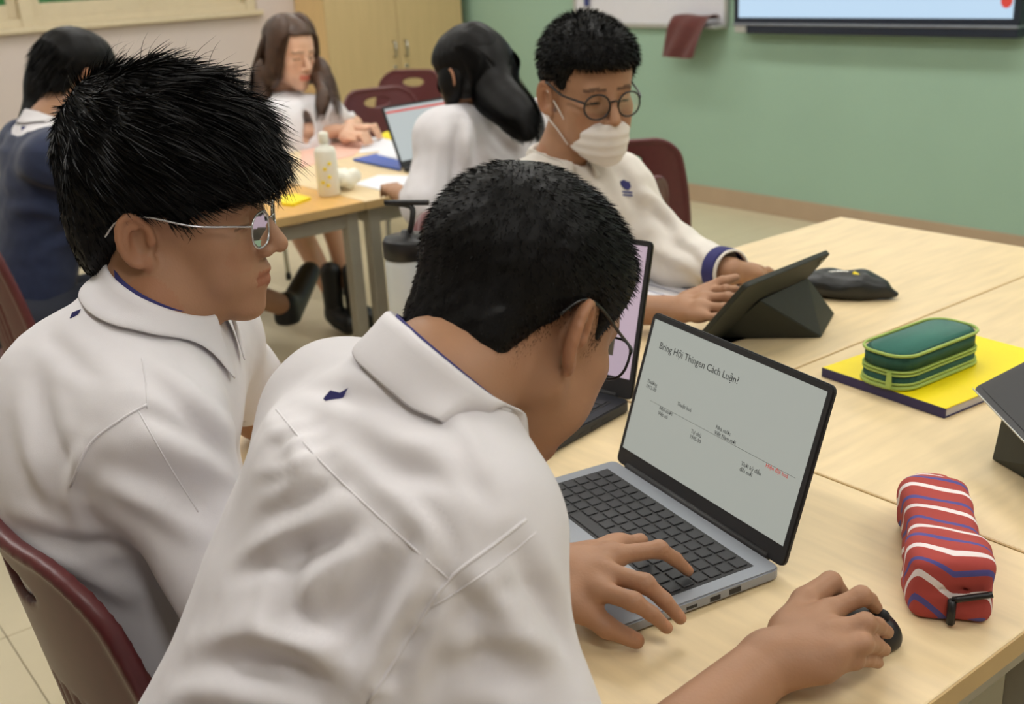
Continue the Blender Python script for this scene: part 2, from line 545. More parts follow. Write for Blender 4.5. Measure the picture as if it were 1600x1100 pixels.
struct('wall_right', (RX, FY, 0), (RX + 0.15, WY, CH), 'wall_pale')
# window wall: one solid with an opening
WZ0, WZ1, WYA, WYB = 1.16, 2.35, -2.4, 3.27
_bm = bmesh.new()
for lo, hi in (((WX - 0.15, FY, 0), (WX, WY, WZ0 - 0.03)), ((WX - 0.15, FY, WZ1), (WX, WY, CH)),
               ((WX - 0.15, FY, WZ0 - 0.03), (WX, WYA, WZ1)), ((WX - 0.15, WYB, WZ0 - 0.03), (WX, WY, WZ1))):
    box_bm(lo, hi, 0, 2, _bm)
wl = link('wall_left', bm_mesh('wall_left', _bm), 'wall_pale'); wl['kind'] = 'structure'
struct('ceiling', (WX - 0.15, FY - 0.15, CH), (RX + 0.15, WY + 0.15, CH + 0.1), 'ceiling_white')
struct('baseboard_back', (WX, WY - 0.012, 0), (RX, WY, 0.1), 'skirting', bev=0.003)
struct('baseboard_left', (WX, FY, 0), (WX + 0.012, WY - 0.012, 0.1), 'skirting', bev=0.003)
struct('baseboard_right', (RX - 0.012, FY, 0), (RX, WY - 0.012, 0.1), 'skirting', bev=0.003)
# window: sill, posts, sashes with panes
win = bpy.data.objects.new('window_1', None); COL.objects.link(win)
win.location = (WX, (WYA + WYB) / 2, WZ0); win['kind'] = 'structure'
box('window_sill', (WX - 0.15, WYA, WZ0 - 0.03), (WX + 0.045, WYB + 0.02, WZ0), 'window_frame', win, 0.006)
box('outer_rail', (WX - 0.10, WYA, WZ0), (WX - 0.03, WYB, WZ0 + 0.045), 'window_frame', win, 0.004)
box('outer_rail', (WX - 0.10, WYA, WZ1 - 0.05), (WX - 0.03, WYB, WZ1), 'window_frame', win, 0.004)
posts = [WYA + 0.02, -1.0, 0.42, 1.86, WYB - 0.03]
for p in posts:
    box('post', (WX - 0.11, p - 0.035, WZ0), (WX - 0.02, p + 0.035, WZ1), 'window_frame', win, 0.004)
for a, b in zip(posts[:-1], posts[1:]):
    m = (a + b) / 2
    for ya, yb, dx in ((a + 0.035, m + 0.03, 0.0), (m - 0.03, b - 0.035, -0.03)):
        X0, X1 = WX - 0.075 + dx, WX - 0.045 + dx
        f = bmesh.new()
        for lo, hi in (((X0, ya, WZ0 + 0.045), (X1, ya + 0.05, WZ1 - 0.05)), ((X0, yb - 0.05, WZ0 + 0.045), (X1, yb, WZ1 - 0.05)),
                       ((X0, ya + 0.05, WZ0 + 0.045), (X1, yb - 0.05, WZ0 + 0.125)), ((X0, ya + 0.05, WZ1 - 0.11), (X1, yb - 0.05, WZ1 - 0.05))):
            box_bm(lo, hi, 0.003, 1, f)
        s = link('sash', bm_mesh('sash', f), 'window_frame', win)
        box('pane', ((X0 + X1) / 2 - 0.002, ya + 0.05, WZ0 + 0.125), ((X0 + X1) / 2 + 0.002, yb - 0.05, WZ1 - 0.11), 'pane_glass', s)
# a hedge seen through the panes, outside the window
hd = Sdf()
_rs = np.random.RandomState(5)
for k in range(16):
    hd.ell((WX - 2.0 + _rs.uniform(-.2, .2), -3.2 + k * 0.42, 0.55 + _rs.uniform(-.1, .1)), (0.5, 0.45, 0.85), k=0.1)
hn = wnoise(3, 14); hd.disp = lambda P: 0.05 * hn(P)
v, f = hd.mesh(0.07)
mat('leaf_green', (84, 150, 66), 0.7, var=0.4, scale=14)
tag(link('hedge', amesh('hedge', v, f), 'leaf_green'), 'green hedge outside, behind the window glass at top left', 'hedge')
mat('lawn', (104, 140, 84), 0.9, var=0.2)
o = box('lawn', (WX - 9, -9, -0.3), (WX - 0.16, 9, -0.1), 'lawn'); o['kind'] = 'structure'

# ceiling lamps (out of frame above): they light the room
lamp_frame = bm_mesh('frame', box_bm((-0.62, -0.17, -0.05), (0.62, 0.17, 0.0), 0.006))
lamp_diff = bm_mesh('diffuser', box_bm((-0.59, -0.14, -0.056), (0.59, 0.14, -0.0502)))
k = 0
for lx in (-5.6, -3.6, -1.6, 0.6):
    for ly in (0.0, 1.8, 3.55):
        rt = root('ceiling_light', 'rectangular ceiling lamp overhead, above the picture', 'lamp', (lx, ly, CH), 0, 'ceiling lamps')
        link('frame', lamp_frame, 'alu' if not lamp_frame.materials else None, rt, True)
        link('diffuser', lamp_diff, 'lamp_diffuser' if not lamp_diff.materials else None, rt, True)

# cupboard in the corner
CX = -6.4
cb = root('cupboard', 'tall pale wooden two-door cupboard in the far corner', 'cupboard', (CX - 0.2, 4.06, 0))
box('body', (WX + 0.005, 3.53, 0.0), (CX - 0.02, 4.59, 2.1), 'cupboard_side_lit', cb, 0.003)
for a, b, hy in ((3.532, 4.058, 4.015), (4.062, 4.588, 4.105)):
    d = box('door', (CX - 0.0195, a, 0.06), (CX, b, 2.095), 'cupboard_front_shaded', cb, 0.003)
    zh = 0.86
    tube('handle', [(CX, hy, zh - 0.05), (CX + 0.03, hy, zh - 0.045), (CX + 0.03, hy, zh + 0.045), (CX, hy, zh + 0.05)], 0.007, 'chrome', d)
    lk = [(CX + 0.006, hy + 0.011 * math.cos(t), 0.745 + 0.011 * math.sin(t)) for t in np.linspace(0, 6.28, 13)[:-1]]
    tube('lock', [(CX - 0.001, hy, 0.745), (CX + 0.008, hy, 0.745)], 0.012, 'chrome', d, 12)

# wall screen
TVX0, TVX1, TVZ0 = -3.985, -2.44, 0.972
tv = root('wall_screen', 'large wall-mounted flat screen showing a pale blue slide, cut by the top edge', 'screen', ((TVX0 + TVX1) / 2, WY - 0.05, TVZ0))
box('housing', (TVX0, WY - 0.085, TVZ0 + 0.028), (TVX1, WY - 0.004, TVZ0 + 0.95), 'tv_frame', tv, 0.006)
box('lower_rail', (TVX0 + 0.0, WY - 0.095, TVZ0 + 0.018), (TVX1, WY - 0.03, TVZ0 + 0.03), 'tv_rail', tv, 0.003)
box('speaker_bar', (TVX0 + 0.09, WY - 0.09, TVZ0 - 0.022), (TVX1, WY - 0.02, TVZ0 + 0.018), 'tv_frame', tv, 0.004)
box('corner_block', (TVX0 + 0.008, WY - 0.088, TVZ0 - 0.018), (TVX0 + 0.085, WY - 0.02, TVZ0 + 0.018), 'alu', tv, 0.004)
sc_ = box('display', (TVX0 + 0.035, WY - 0.0865, TVZ0 + 0.058), (TVX1 - 0.03, WY - 0.0845, TVZ0 + 0.92), 'screen_blue', tv)
_p = on_y(1573, 1, WY - 0.088)
_c = [(_p[0] + 0.026 * math.cos(t), WY - 0.0872, _p[2] + 0.03 * math.sin(t)) for t in np.linspace(0, 2 * math.pi, 25)[:-1]]
link('red_dot', pmesh('red_dot', _c, [tuple(range(24))]), 'ink_red', sc_, label='red round mark on the slide')

# whiteboard with tray
bx0, bx1, bz0 = -5.30, -4.10, 0.985
wb = root('whiteboard', 'white board with aluminium rim on the green wall', 'whiteboard', ((bx0 + bx1) / 2, WY - 0.02, bz0))
box('panel', (bx0, WY - 0.018, bz0), (bx1, WY - 0.001, bz0 + 1.1), 'whiteboard', wb, 0.002)
box('rim', (bx0 - 0.01, WY - 0.026, bz0 - 0.02), (bx1 + 0.01, WY - 0.001, bz0 + 0.006), 'alu', wb, 0.004)
box('rim', (bx1 - 0.006, WY - 0.026, bz0 + 0.006), (bx1 + 0.018, WY - 0.001, bz0 + 1.1), 'alu', wb, 0.004)
box('rim', (bx0 - 0.018, WY - 0.026, bz0 + 0.006), (bx0 + 0.006, WY - 0.001, bz0 + 1.1), 'alu', wb, 0.004)
box('tray', (bx1 - 0.36, WY - 0.11, bz0 - 0.012), (bx1 + 0.01, WY - 0.026, bz0 + 0.0), 'alu', wb, 0.003)
_p = on_y(915, 2, WY - 0.04)
mg = link('board_magnet', bm_mesh('m', box_bm((_p[0] - 0.02, WY - 0.04, _p[2] - 0.03), (_p[0] + 0.02, WY - 0.0262, _p[2] + 0.05), 0.006)), 'ink_blue')
tag(mg, 'small blue magnet at the left rim of the white board', 'magnet')
# maroon cloth hung over the tray
def cloth():
    cx0, cx1 = -4.40, -4.13
    path = [(WY - 0.03, bz0 + 0.035), (WY - 0.06, bz0 + 0.05), (WY - 0.10, bz0 + 0.045), (WY - 0.128, bz0 + 0.01),
            (WY - 0.135, bz0 - 0.05), (WY - 0.137, bz0 - 0.11), (WY - 0.136, bz0 - 0.165)]
    path = catmull([np.array((0, a, b)) for a, b in path], 4)
    vs, fs = [], []
    nu = 14
    for i, p in enumerate(path):
        for side in (0, 1):
            for j in range(nu):
                t = j / (nu - 1)
                drop = max(0, i / len(path) - 0.45)
                xx = cx0 + (cx1 - cx0) * t - 0.06 * drop * 2 * (1 - t * 0.3) - 0.03 * drop * t * 3
                off = 0.006 * math.sin(t * 11 + i * 0.2) * (1 + 2 * drop)
                vs.append((xx, p[1] - off - side * 0.006, p[2] + 0.004 * math.sin(t * 7) + (0.006 * (1 - side))))
    R = 2 * nu
    for i in range(len(path) - 1):
        for j in range(nu - 1):
            a = i * R + j; fs.append((a, a + 1, a + R + 1, a + R))
            a += nu; fs.append((a + 1, a, a + R, a + R + 1))
        for j in (0, nu - 1):
            a = i * R + j; fs.append((a, a + R, a + R + nu, a + nu))
    for i in (0, len(path) - 1):
        for j in range(nu - 1):
            a = i * R + j; fs.append((a, a + nu, a + nu + 1, a + 1))
    me = pmesh('cloth', vs, fs, True)
    tag(link('cleaning_cloth', me, 'cloth_maroon'), 'dark maroon cloth hanging over the corner of the white board tray', 'cloth')
cloth()

# ------------------------------------------------------------------ tables
def table(x0, x1, y0, y1, label, topm='wood_top', z=0.73, inset=0.035):
    t = root('school_table', label, 'table', ((x0 + x1) / 2, (y0 + y1) / 2, 0))
    tp = box('tabletop', (x0, y0, z - 0.026), (x1, y1, z), topm, t, 0.0025)
    e = 0.0015
    bmE = bmesh.new()
    for lo, hi in (((x0 - e, y0 - e, z - 0.0245), (x1 + e, y0 + 0.0008, z - 0.0015)), ((x0 - e, y1 - 0.0008, z - 0.0245), (x1 + e, y1 + e, z - 0.0015)),
                   ((x0 - e, y0, z - 0.0245), (x0 + 0.0008, y1, z - 0.0015)), ((x1 - 0.0008, y0, z - 0.0245), (x1 + e, y1, z - 0.0015))):
        box_bm(lo, hi, 0, 1, bmE)
    link('edge_band', bm_mesh('edge_band', bmE), 'wood_edge', tp)
    for sx in (x0 + inset, x1 - inset):
        for sy in (y0 + inset, y1 - inset):
            l = box('leg', (sx - 0.019, sy - 0.019, 0.012), (sx + 0.019, sy + 0.019, z - 0.026), 'steel_leg', t, 0.003)
            box('foot_cap', (sx - 0.021, sy - 0.021, 0), (sx + 0.021, sy + 0.021, 0.02), 'rubber', l, 0.003)
    for lo, hi in (((x0 + inset, y0 + inset - 0.012, z - 0.075), (x1 - inset, y0 + inset + 0.012, z - 0.027)),
                   ((x0 + inset, y1 - inset - 0.012, z - 0.075), (x1 - inset, y1 - inset + 0.012, z - 0.027)),
                   ((x0 + inset - 0.012, y0 + inset, z - 0.075), (x0 + inset + 0.012, y1 - inset, z - 0.027)),
                   ((x1 - inset - 0.012, y0 + inset, z - 0.075), (x1 - inset + 0.012, y1 - inset, z - 0.027))):
        box('rail', lo, hi, 'steel_leg', t, 0.003)
    return t
TX0, TXM, TX1, TYN, TYM, TYF = -1.615, -1.035, -0.43, 0.46, 1.071, 2.27
table(TX0, TX1, TYN, TYM - 0.0025, 'pale wooden table nearest the camera, carrying the open silver laptop')
table(TX0, TXM - 0.0022, TYM + 0.0025, TYF, 'pale wooden table with the propped dark tablet, in front of the masked student', 'wood_top_y')
table(TXM + 0.0022, TX1, TYM + 0.0025, TYF, 'pale wooden table carrying the yellow book and green pencil case', 'wood_top_y')
table(-3.92, -2.78, 1.0, 1.598, 'orange toned table in the background under the lotion bottle', 'wood_orange')
table(-3.92, -2.78, 1.602, 2.2, 'pale background table with papers in front of the long haired girls')

# ------------------------------------------------------------------ chairs
def make_chair_meshes():
    s = Sdf()
    s.lo = V(-0.26, -0.42, 0.38); s.hi = V(0.26, 0.27, 0.87)
    def back(P):
        x, y, z = P[..., 0], P[..., 1], P[..., 2]
        yb = -0.19 - 0.16 * np.clip(z - 0.45, 0, 1) ** 1.15 + 1.15 * x * x
        d = np.abs(y - yb) * 0.9 - 0.0055
        w = 0.215 - 0.05 * np.clip((z - 0.5) / 0.35, 0, 1) ** 2
        q0 = np.abs(x) - (w - 0.07); q1 = np.abs(z - 0.63) - (0.205 - 0.07)
        b = np.sqrt(np.maximum(q0, 0) ** 2 + np.maximum(q1, 0) ** 2) + np.minimum(np.maximum(q0, q1), 0) - 0.07
        return np.maximum(d, b)
    s.fn(back, 0.004)
    def rimf(P):   # thickened rim round the back
        x, y, z = P[..., 0], P[..., 1], P[..., 2]
        yb = -0.19 - 0.16 * np.clip(z - 0.45, 0, 1) ** 1.15 + 1.15 * x * x
        w = 0.215 - 0.05 * np.clip((z - 0.5) / 0.35, 0, 1) ** 2
        q0 = np.abs(x) - (w - 0.07); q1 = np.abs(z - 0.63) - (0.205 - 0.07)
        b = np.sqrt(np.maximum(q0, 0) ** 2 + np.maximum(q1, 0) ** 2) + np.minimum(np.maximum(q0, q1), 0) - 0.07
        return np.sqrt(b * b + (0.8 * (y - yb)) ** 2) - 0.0085
    s.fn(rimf, 0.008)
    def hole(P):
        x, y, z = P[..., 0], P[..., 1], P[..., 2]
        zz = z - 0.775 - 0.35 * x * x
        k0 = np.sqrt((x / 0.062) ** 2 + (zz / 0.021) ** 2)
        return (k0 - 1) * 0.021
    s.fn(hole, 0.006, 's')
    def ribs(P):   # vertical grooves on the rear of the shell
        x, y, z = P[..., 0], P[..., 1], P[..., 2]
        yb = -0.19 - 0.16 * np.clip(z - 0.45, 0, 1) ** 1.15 + 1.15 * x * x
        xr = np.abs((x + 0.015) % 0.03 - 0.015)
        band = np.maximum(np.abs(z - 0.555) - 0.085, np.abs(x) - 0.135)
        g = np.maximum(xr - 0.0065, np.abs(y - (yb - 0.008)) - 0.0068)
        return np.maximum(g, band)
    s.fn(ribs, 0.003, 's')
    def seat(P):
        x, y, z = P[..., 0], P[..., 1], P[..., 2]
        zs = 0.445 - 0.018 * np.exp(-((x / 0.14) ** 2 + ((y + 0.02) / 0.14) ** 2)) - 0.9 * np.clip(y - 0.14, 0, 1) ** 2 * 2
        d = np.abs(z - zs) * 0.9 - 0.006
        q0 = np.abs(x) - (0.205 - 0.07); q1 = np.abs(y - 0.005) - (0.215 - 0.07)
        b = np.sqrt(np.maximum(q0, 0) ** 2 + np.maximum(q1, 0) ** 2) + np.minimum(np.maximum(q0, q1), 0) - 0.07
        return np.maximum(d, b)
    s.fn(seat, 0.03)
    v, f = s.mesh(0.0048)
    return amesh('seat_shell', v, f)
CHAIR = make_chair_meshes(); CHAIR.materials.append(MATS['maroon'])
def leg_mesh(sx, sy):
    v, f = tube_data(catmull([(sx * 0.15, sy * 0.12, 0.435), (sx * 0.19, sy * 0.17, 0.40), (sx * 0.225, sy * 0.215, 0.012)], 5), 0.0105, 8)
    me = pmesh('leg', v, f, True); me.materials.append(MATS['chrome']); return me
LEGS = [leg_mesh(a, b) for a in (-1, 1) for b in (-1, 1)]
def cap_mesh(sx, sy):
    v, f = tube_data([(sx * 0.2245, sy * 0.2145, 0.03), (sx * 0.2253, sy * 0.2153, 0.0)], 0.014, 8)
    me = pmesh('foot_cap', v, f, True); me.materials.append(MATS['rubber']); return me
CAPS = [cap_mesh(a, b) for a in (-1, 1) for b in (-1, 1)]
def chair(x, y, rot, label):
    t = root('plastic_chair', label, 'chair', (x, y, 0), rot, 'maroon plastic school chairs')
    link('seat_shell', CHAIR, None, t, True)
    for l, c in zip(LEGS, CAPS):
        q = link('leg', l, None, t, True)
        link('foot_cap', c, None, q)
    return t
# ------------------------------------------------------------------ laptops
TZ = 0.7302
KEY = bm_mesh('key', box_bm((-0.0076, -0.0071, 0), (0.0076, 0.0071, 0.0016), 0.0006, 1)); KEY.materials.append(MATS['dark_key'])
SPACE = bm_mesh('key', box_bm((-0.043, -0.0071, 0), (0.043, 0.0071, 0.0016), 0.0006, 1)); SPACE.materials.append(MATS['dark_key'])
def laptop(label, hl, hr, width, depth, lidlen, tilt, bodym, lidm, screenm, thick=0.015, keys=True, rows=6, z=TZ, chin=0.022):
    """hl, hr: the two ends of the hinge line, left to right as the user sees them"""
    hl = np.array(hl, float); hr = np.array(hr, float)
    ex = nrm((hr - hl) * V(1, 1, 0)); mid = (hl + hr) / 2
    rt = root('laptop', label, 'laptop', (mid[0], mid[1], z), math.atan2(ex[1], ex[0]))
    base = link('base', bm_mesh('base', prism_bm(rrect(width, depth, 0.010, 4, 0, -depth / 2), 0.002, thick, 0.0018)), bodym, rt, True)
    for sx in (-1, 1):
        for sy in (-0.03, -depth + 0.03):
            box('rubber_foot', (sx * (width / 2 - 0.03) - 0.012, sy - 0.005, 0), (sx * (width / 2 - 0.03) + 0.012, sy + 0.005, 0.0025), 'rubber', base)
    kw = 0.0188; kd = 0.0175
    n = int((width - 0.03) / kw)
    ky0 = -0.026
    box('key_well', (-n * kw / 2 - 0.003, ky0 - rows * kd - 0.002, thick - 0.0008), (n * kw / 2 + 0.003, ky0 + 0.003, thick + 0.0004), 'bezel' , base)
    if keys:
        for r_ in range(rows):
            y = ky0 - kd / 2 - r_ * kd
            for c in range(n):
                x = (c - (n - 1) / 2) * kw
                if r_ == rows - 1 and 4 <= c <= 8:
                    if c == 6:
                        k = link('key', SPACE, None, base); k.location = (x, y, thick + 0.0004)
                    continue
                k = link('key', KEY, None, base); k.location = (x, y, thick + 0.0004)
    box('touchpad', (-0.055, -depth + 0.012, thick - 0.0005), (0.055, ky0 - rows * kd - 0.01, thick + 0.0005), bodym if bodym == 'silver_laptop' else 'black_plastic', base, 0.0003)
    box('port', (width / 2 - 0.001, -0.07, 0.005), (width / 2 + 0.0006, -0.055, 0.011), 'bezel', base)
    box('port', (width / 2 - 0.001, -0.095, 0.005), (width / 2 + 0.0006, -0.082, 0.010), 'bezel', base)
    box('port', (width / 2 - 0.001, -0.125, 0.006), (width / 2 + 0.0006, -0.112, 0.009), 'bezel', base)
    a = math.radians(tilt)
    # lid frame: u right, v up the lid, w towards the user
    LM = Matrix(((1, 0, 0, 0), (0, math.sin(a), -math.cos(a), 0.002), (0, math.cos(a), math.sin(a), thick - 0.002), (0, 0, 0, 1)))
    bm = prism_bm(rrect(width, lidlen, 0.008, 4, 0, lidlen / 2), -0.0055, 0.0, 0.0012)
    bm.transform(LM); lid = link('lid', bm_mesh('lid', bm), lidm, rt, True)
    bm = prism_bm(rrect(width - 0.003, lidlen - 0.003, 0.007, 4, 0, lidlen / 2), -0.0008, 0.0006)
    bm.transform(LM); bz = link('bezel', bm_mesh('bezel', bm), 'bezel', lid)
    sw, sh = width - 0.016, lidlen - chin - 0.008
    bm = box_bm((-sw / 2, chin, 0.0002), (sw / 2, chin + sh, 0.0011)); bm.transform(LM)
    dsp = link('display', bm_mesh('display', bm), screenm, lid)
    v, f = tube_data([(-width * 0.42, 0.003, thick - 0.001), (width * 0.42, 0.003, thick - 0.001)], 0.0055, 10)
    link('hinge', pmesh('hinge', v, f, True), 'bezel', rt, True)
    return rt, base, lid, LM, (sw, sh, chin)
rt, base, lid, LM, (sw, sh, chin) = laptop('open silver laptop showing a grey slide, under the hand of the nearest student',
    at(960, 718, 0.745), at(1222, 887, 0.745), 0.324, 0.212, 0.204, 18, 'silver_laptop', 'bezel', 'screen_grey')
def scr_text(txt, u, vv, size, m):
    text_mesh('lettering', txt, size, m, lid, LM @ Matrix.Translation((-sw / 2 + u * sw, chin + (1 - vv) * sh, 0.0013)))
scr_text('Bring Hội Thingen Cách Luận?', 0.07, 0.19, 0.0125, 'ink')
for txt, u, vv in (('Thường\n1912-20', 0.05, 0.46), ('Thuật hoá', 0.27, 0.51), ('Nhà nước\nViệt cũ', 0.17, 0.60),
                   ('Tự chủ\n1945-50', 0.39, 0.64), ('Nhà nước\nViệt Nam mới', 0.52, 0.53), ('Thời kỳ đầu\nđổi mới', 0.70, 0.67)):
    scr_text(txt, u, vv, 0.0066, 'ink')
scr_text('Hiện đại hoá', 0.82, 0.60, 0.0066, 'ink_red')
bm = box_bm((-sw / 2 + 0.1 * sw, chin + 0.425 * sh, 0.0012), (sw / 2 - 0.03 * sw, chin + 0.4275 * sh, 0.0013)); bm.transform(LM)
link('timeline_rule', bm_mesh('timeline_rule', bm), 'ink_faint', lid)
# sticker on the palm rest
def sticker_mat():
    m = bpy.data.materials.new('sticker_blue'); m.use_nodes = True
    N = m.node_tree.nodes; L = m.node_tree.links; b = N['Principled BSDF']
    tc = N.new('ShaderNodeTexCoord'); nz = N.new('ShaderNodeTexNoise'); nz.inputs['Scale'].default_value = 55
    rp = N.new('ShaderNodeValToRGB'); e = rp.color_ramp.elements
    e[0].position = 0.42; e[0].color = srgb(70, 120, 250); e[1].position = 0.62; e[1].color = srgb(235, 238, 240)
    L.new(tc.outputs['Object'], nz.inputs['Vector']); L.new(nz.outputs['Fac'], rp.inputs[0]); L.new(rp.outputs[0], b.inputs['Base Color'])
    b.inputs['Roughness'].default_value = 0.25; MATS['sticker_blue'] = m
sticker_mat()
box('sticker', (-0.156, -0.198, 0.0149), (-0.108, -0.137, 0.0154), 'sticker_blue', base, label='glossy blue and white sticker')

# black laptop of the second student
c0 = at(985, 622, 0.752); hd_ = nrm(V(-0.98, -0.18, 0))
rt2, base2, lid2, LM2, (sw2, sh2, ch2) = laptop('open black laptop with pink page on screen, partly behind the nearest head',
    c0 + hd_ * 0.36, c0, 0.36, 0.245, 0.236, 15, 'dark_laptop', 'black_plastic', 'screen_pink', 0.019, chin=0.03)
bm = box_bm((-sw2 / 2 + 0.02, ch2 + 0.03, 0.0011), (sw2 / 2 - 0.035, ch2 + sh2 - 0.02, 0.0014)); bm.transform(LM2)
mat('picture_dark', (60, 56, 48), 0.4, var=0.8, scale=30, emit=(120, 110, 90), estr=0.2)
link('picture', bm_mesh('picture', bm), 'picture_dark', lid2, label='dark picture shown on the page')
# background laptop
hB = at(628, 262, 0.745)
rt3, base3, lid3, LM3, _d3 = laptop('open laptop with white page on the background table, facing the white shirted long haired girl',
    hB + V(0.0, 0, 0), hB + V(-0.04, 0.32, 0), 0.32, 0.22, 0.21, 22, 'dark_laptop', 'dark_laptop', 'screen_white')
bm = box_bm((-0.15, 0.185, 0.0012), (0.15, 0.192, 0.0014)); bm.transform(LM3)
link('page_band', bm_mesh('page_band', bm), 'ink_red', lid3)

# ------------------------------------------------------------------ computer mouse
m0 = at(1328, 972, 0.745)
s = Sdf()
_a = math.radians(20); Rm = np.array(((math.cos(_a), -math.sin(_a), 0), (math.sin(_a), math.cos(_a), 0), (0, 0, 1)))
mc = V(m0[0], m0[1], 0.738)
s.ell(mc, (0.050, 0.030, 0.030), Rm); s.fn(lambda P: (TZ + 0.001) - P[..., 2], 0.004, 'i')
v, f = s.mesh(0.003)
mo = root('computer_mouse', 'black computer mouse under the right hand of the nearest student', 'mouse', (mc[0], mc[1], TZ))
link('shell', amesh('shell', v, f), 'black_plastic', mo)
dv = Rm @ V(1, 0, 0)
tube('scroll_wheel', [mc + dv * 0.030 + V(0, 0, 0.022) + Rm @ V(0, -0.003, 0), mc + dv * 0.030 + V(0, 0, 0.022) + Rm @ V(0, 0.003, 0)], 0.007, 'rubber', mo, 12)

# ------------------------------------------------------------------ yellow book and green pencil case
B0, B1 = at(1284, 588, TZ), at(1470, 652, TZ)
e1 = nrm(B1 - B0); e2 = V(-e1[1], e1[0], 0)
bw, bl_ = 0.222, 0.297
def qprism(name, o, ea, eb, la, lb, z0, z1, m, parent, bev=0.001):
    c = [o, o + ea * la, o + ea * la + eb * lb, o + eb * lb]
    return link(name, bm_mesh(name, prism_bm([(p[0], p[1]) for p in c], z0, z1, bev)), m, parent)
bk = root('exercise_book', 'thick yellow covered book with dark spine, under the green pencil case', 'book', (B0[0], B0[1], TZ))
qprism('front_cover', B0, e1, e2, bw, bl_, TZ + 0.0135, TZ + 0.015, 'yellow_cover', bk, 0.0004)
qprism('back_cover', B0, e1, e2, bw, bl_, TZ, TZ + 0.0015, 'book_spine', bk, 0.0004)
qprism('pages', B0 + e1 * 0.003 + e2 * 0.003, e1, e2, bw - 0.005, bl_ - 0.005, TZ + 0.0015, TZ + 0.0135, 'page_edge', bk, 0.0)
qprism('spine', B0 - e2 * 0.001, e1, e2, bw, 0.004, TZ, TZ + 0.0148, 'book_spine', bk, 0.0005)
z0 = TZ + 0.0153
pcen = (at(1345, 535, 0.800) + at(1420, 560, 0.800) + at(1520, 515, 0.800) + at(1470, 497, 0.800)) / 4
pax = nrm(at(1495, 506, 0.8) - at(1382, 548, 0.8)); pan = math.atan2(pax[1], pax[0])
pc = root('pencil_case', 'dark green zipped pencil case with lime piping lying on the yellow book', 'pencil case', (pcen[0], pcen[1], z0), pan)
Lc, Wc = 0.200, 0.088
def rr_tube(w, h, r_, z, rad, name, m, parent):
    return tube(name, [(x, y, z) for x, y in rrect(w, h, r_, 7)], rad, m, parent, 6, True, True)
bm = prism_bm(rrect(Lc, Wc, 0.034, 8), 0.0, 0.024, 0.004); lw = link('lower_shell', bm_mesh('lower_shell', bm, True), 'teal_dark', pc, True)
bm = prism_bm(rrect(Lc - 0.002, Wc - 0.002, 0.033, 8), 0.0285, 0.054, 0.004); up_ = link('upper_shell', bm_mesh('upper_shell', bm, True), 'teal_dark', pc, True)
bm = prism_bm(rrect(Lc - 0.012, Wc - 0.012, 0.030, 8), 0.05, 0.0562, 0.003); link('lid_panel', bm_mesh('lid_panel', bm, True), 'teal_case', pc, True)
bm = prism_bm(rrect(Lc - 0.004, Wc - 0.004, 0.032, 8), 0.022, 0.030); link('zip_tape', bm_mesh('zip_tape', bm), 'lime_trim', pc, True)
for zz, rd in ((0.054, 0.0024), (0.0285, 0.0016), (0.0235, 0.0016), (0.004, 0.0034), (0.010, 0.002)):
    rr_tube(Lc + 0.001, Wc + 0.001, 0.034, zz, rd, 'piping', 'lime_trim', pc)
bm = prism_bm([(-0.004, -0.014), (0.004, -0.014), (0.005, 0.008), (0, 0.012), (-0.005, 0.008)], 0, 0.003, 0.001)
bm.transform(Matrix.Translation((-Lc / 2 - 0.003, -0.022, 0.016)) @ Matrix.Rotation(math.radians(-90), 4, 'Y') @ Matrix.Rotation(math.radians(90), 4, 'Z'))
link('zip_pull', bm_mesh('zip_pull', bm), 'lime_trim', pc, True)

# ------------------------------------------------------------------ striped pouch
Pn, Pf = at(1487, 930, 0.762), at(1452, 765, 0.762)
pd = nrm((Pf - Pn) * V(1, 1, 0)); plen = np.linalg.norm((Pf - Pn)[:2])
px_ = V(pd[1], -pd[0], 0)
s = Sdf()
Rp = np.stack([px_, pd, V(0, 0, 1)], 1)
mid = (Pn + Pf) / 2; mid[2] = TZ + 0.033
s.rbox(mid - pd * 0.01, (0.036, plen * 0.40, 0.033), 0.014, Rp, 0.02)
s.rbox(Pf - pd * 0.02 + V(0, 0, TZ + 0.028 - Pf[2]), (0.029, 0.03, 0.027), 0.018, Rp, 0.03)
s.rbox(Pn + pd * 0.03 + V(0, 0, TZ + 0.034 - Pn[2]), (0.038, 0.03, 0.033), 0.010, Rp, 0.02)
for sgn in (-1, 1):   # pinched folds at the near end
    s.cone(Pn - pd * 0.004 + V(0, 0, TZ + 0.036 - Pn[2]), Pn + pd * 0.02 + px_ * sgn * 0.034 + V(0, 0, TZ + 0.04 - Pn[2]), 0.003, 0.001, 0.006, 's')
s.cone(Pn - pd * 0.004 - px_ * 0.03 + V(0, 0, TZ + 0.036 - Pn[2]), Pn + px_ * 0.03 - pd * 0.004 + V(0, 0, TZ + 0.03 - Pn[2]), 0.003, 0.002, 0.007, 's')
nz_ = wnoise(8, 45); s.disp = lambda P: 0.0022 * nz_(P)
s.fn(lambda P: (TZ + 0.0005) - P[..., 2], 0.004, 'i')
v, f = s.mesh(0.0032, smooth_it=2)
st = root('pencil_pouch', 'red pencil pouch with white and blue stripes lying beside the mouse hand', 'pencil case', (mid[0], mid[1], TZ))
me = amesh('fabric_body', v, f)
q = v - mid
la = q @ pd; lx = q @ px_; lz = q[:, 2]
near = np.clip((-la - plen * 0.36) / 0.03, 0, 1)
stv = (la + 0.30 * lx + 0.9 * np.minimum(lz - 0.012, 0) * (np.abs(lx) > 0.026) * (1 - near) * np.sign(-lx) - near * (0.9 * (0.033 - lz) + 0.45 * np.abs(lx))) / 0.049 + 0.3
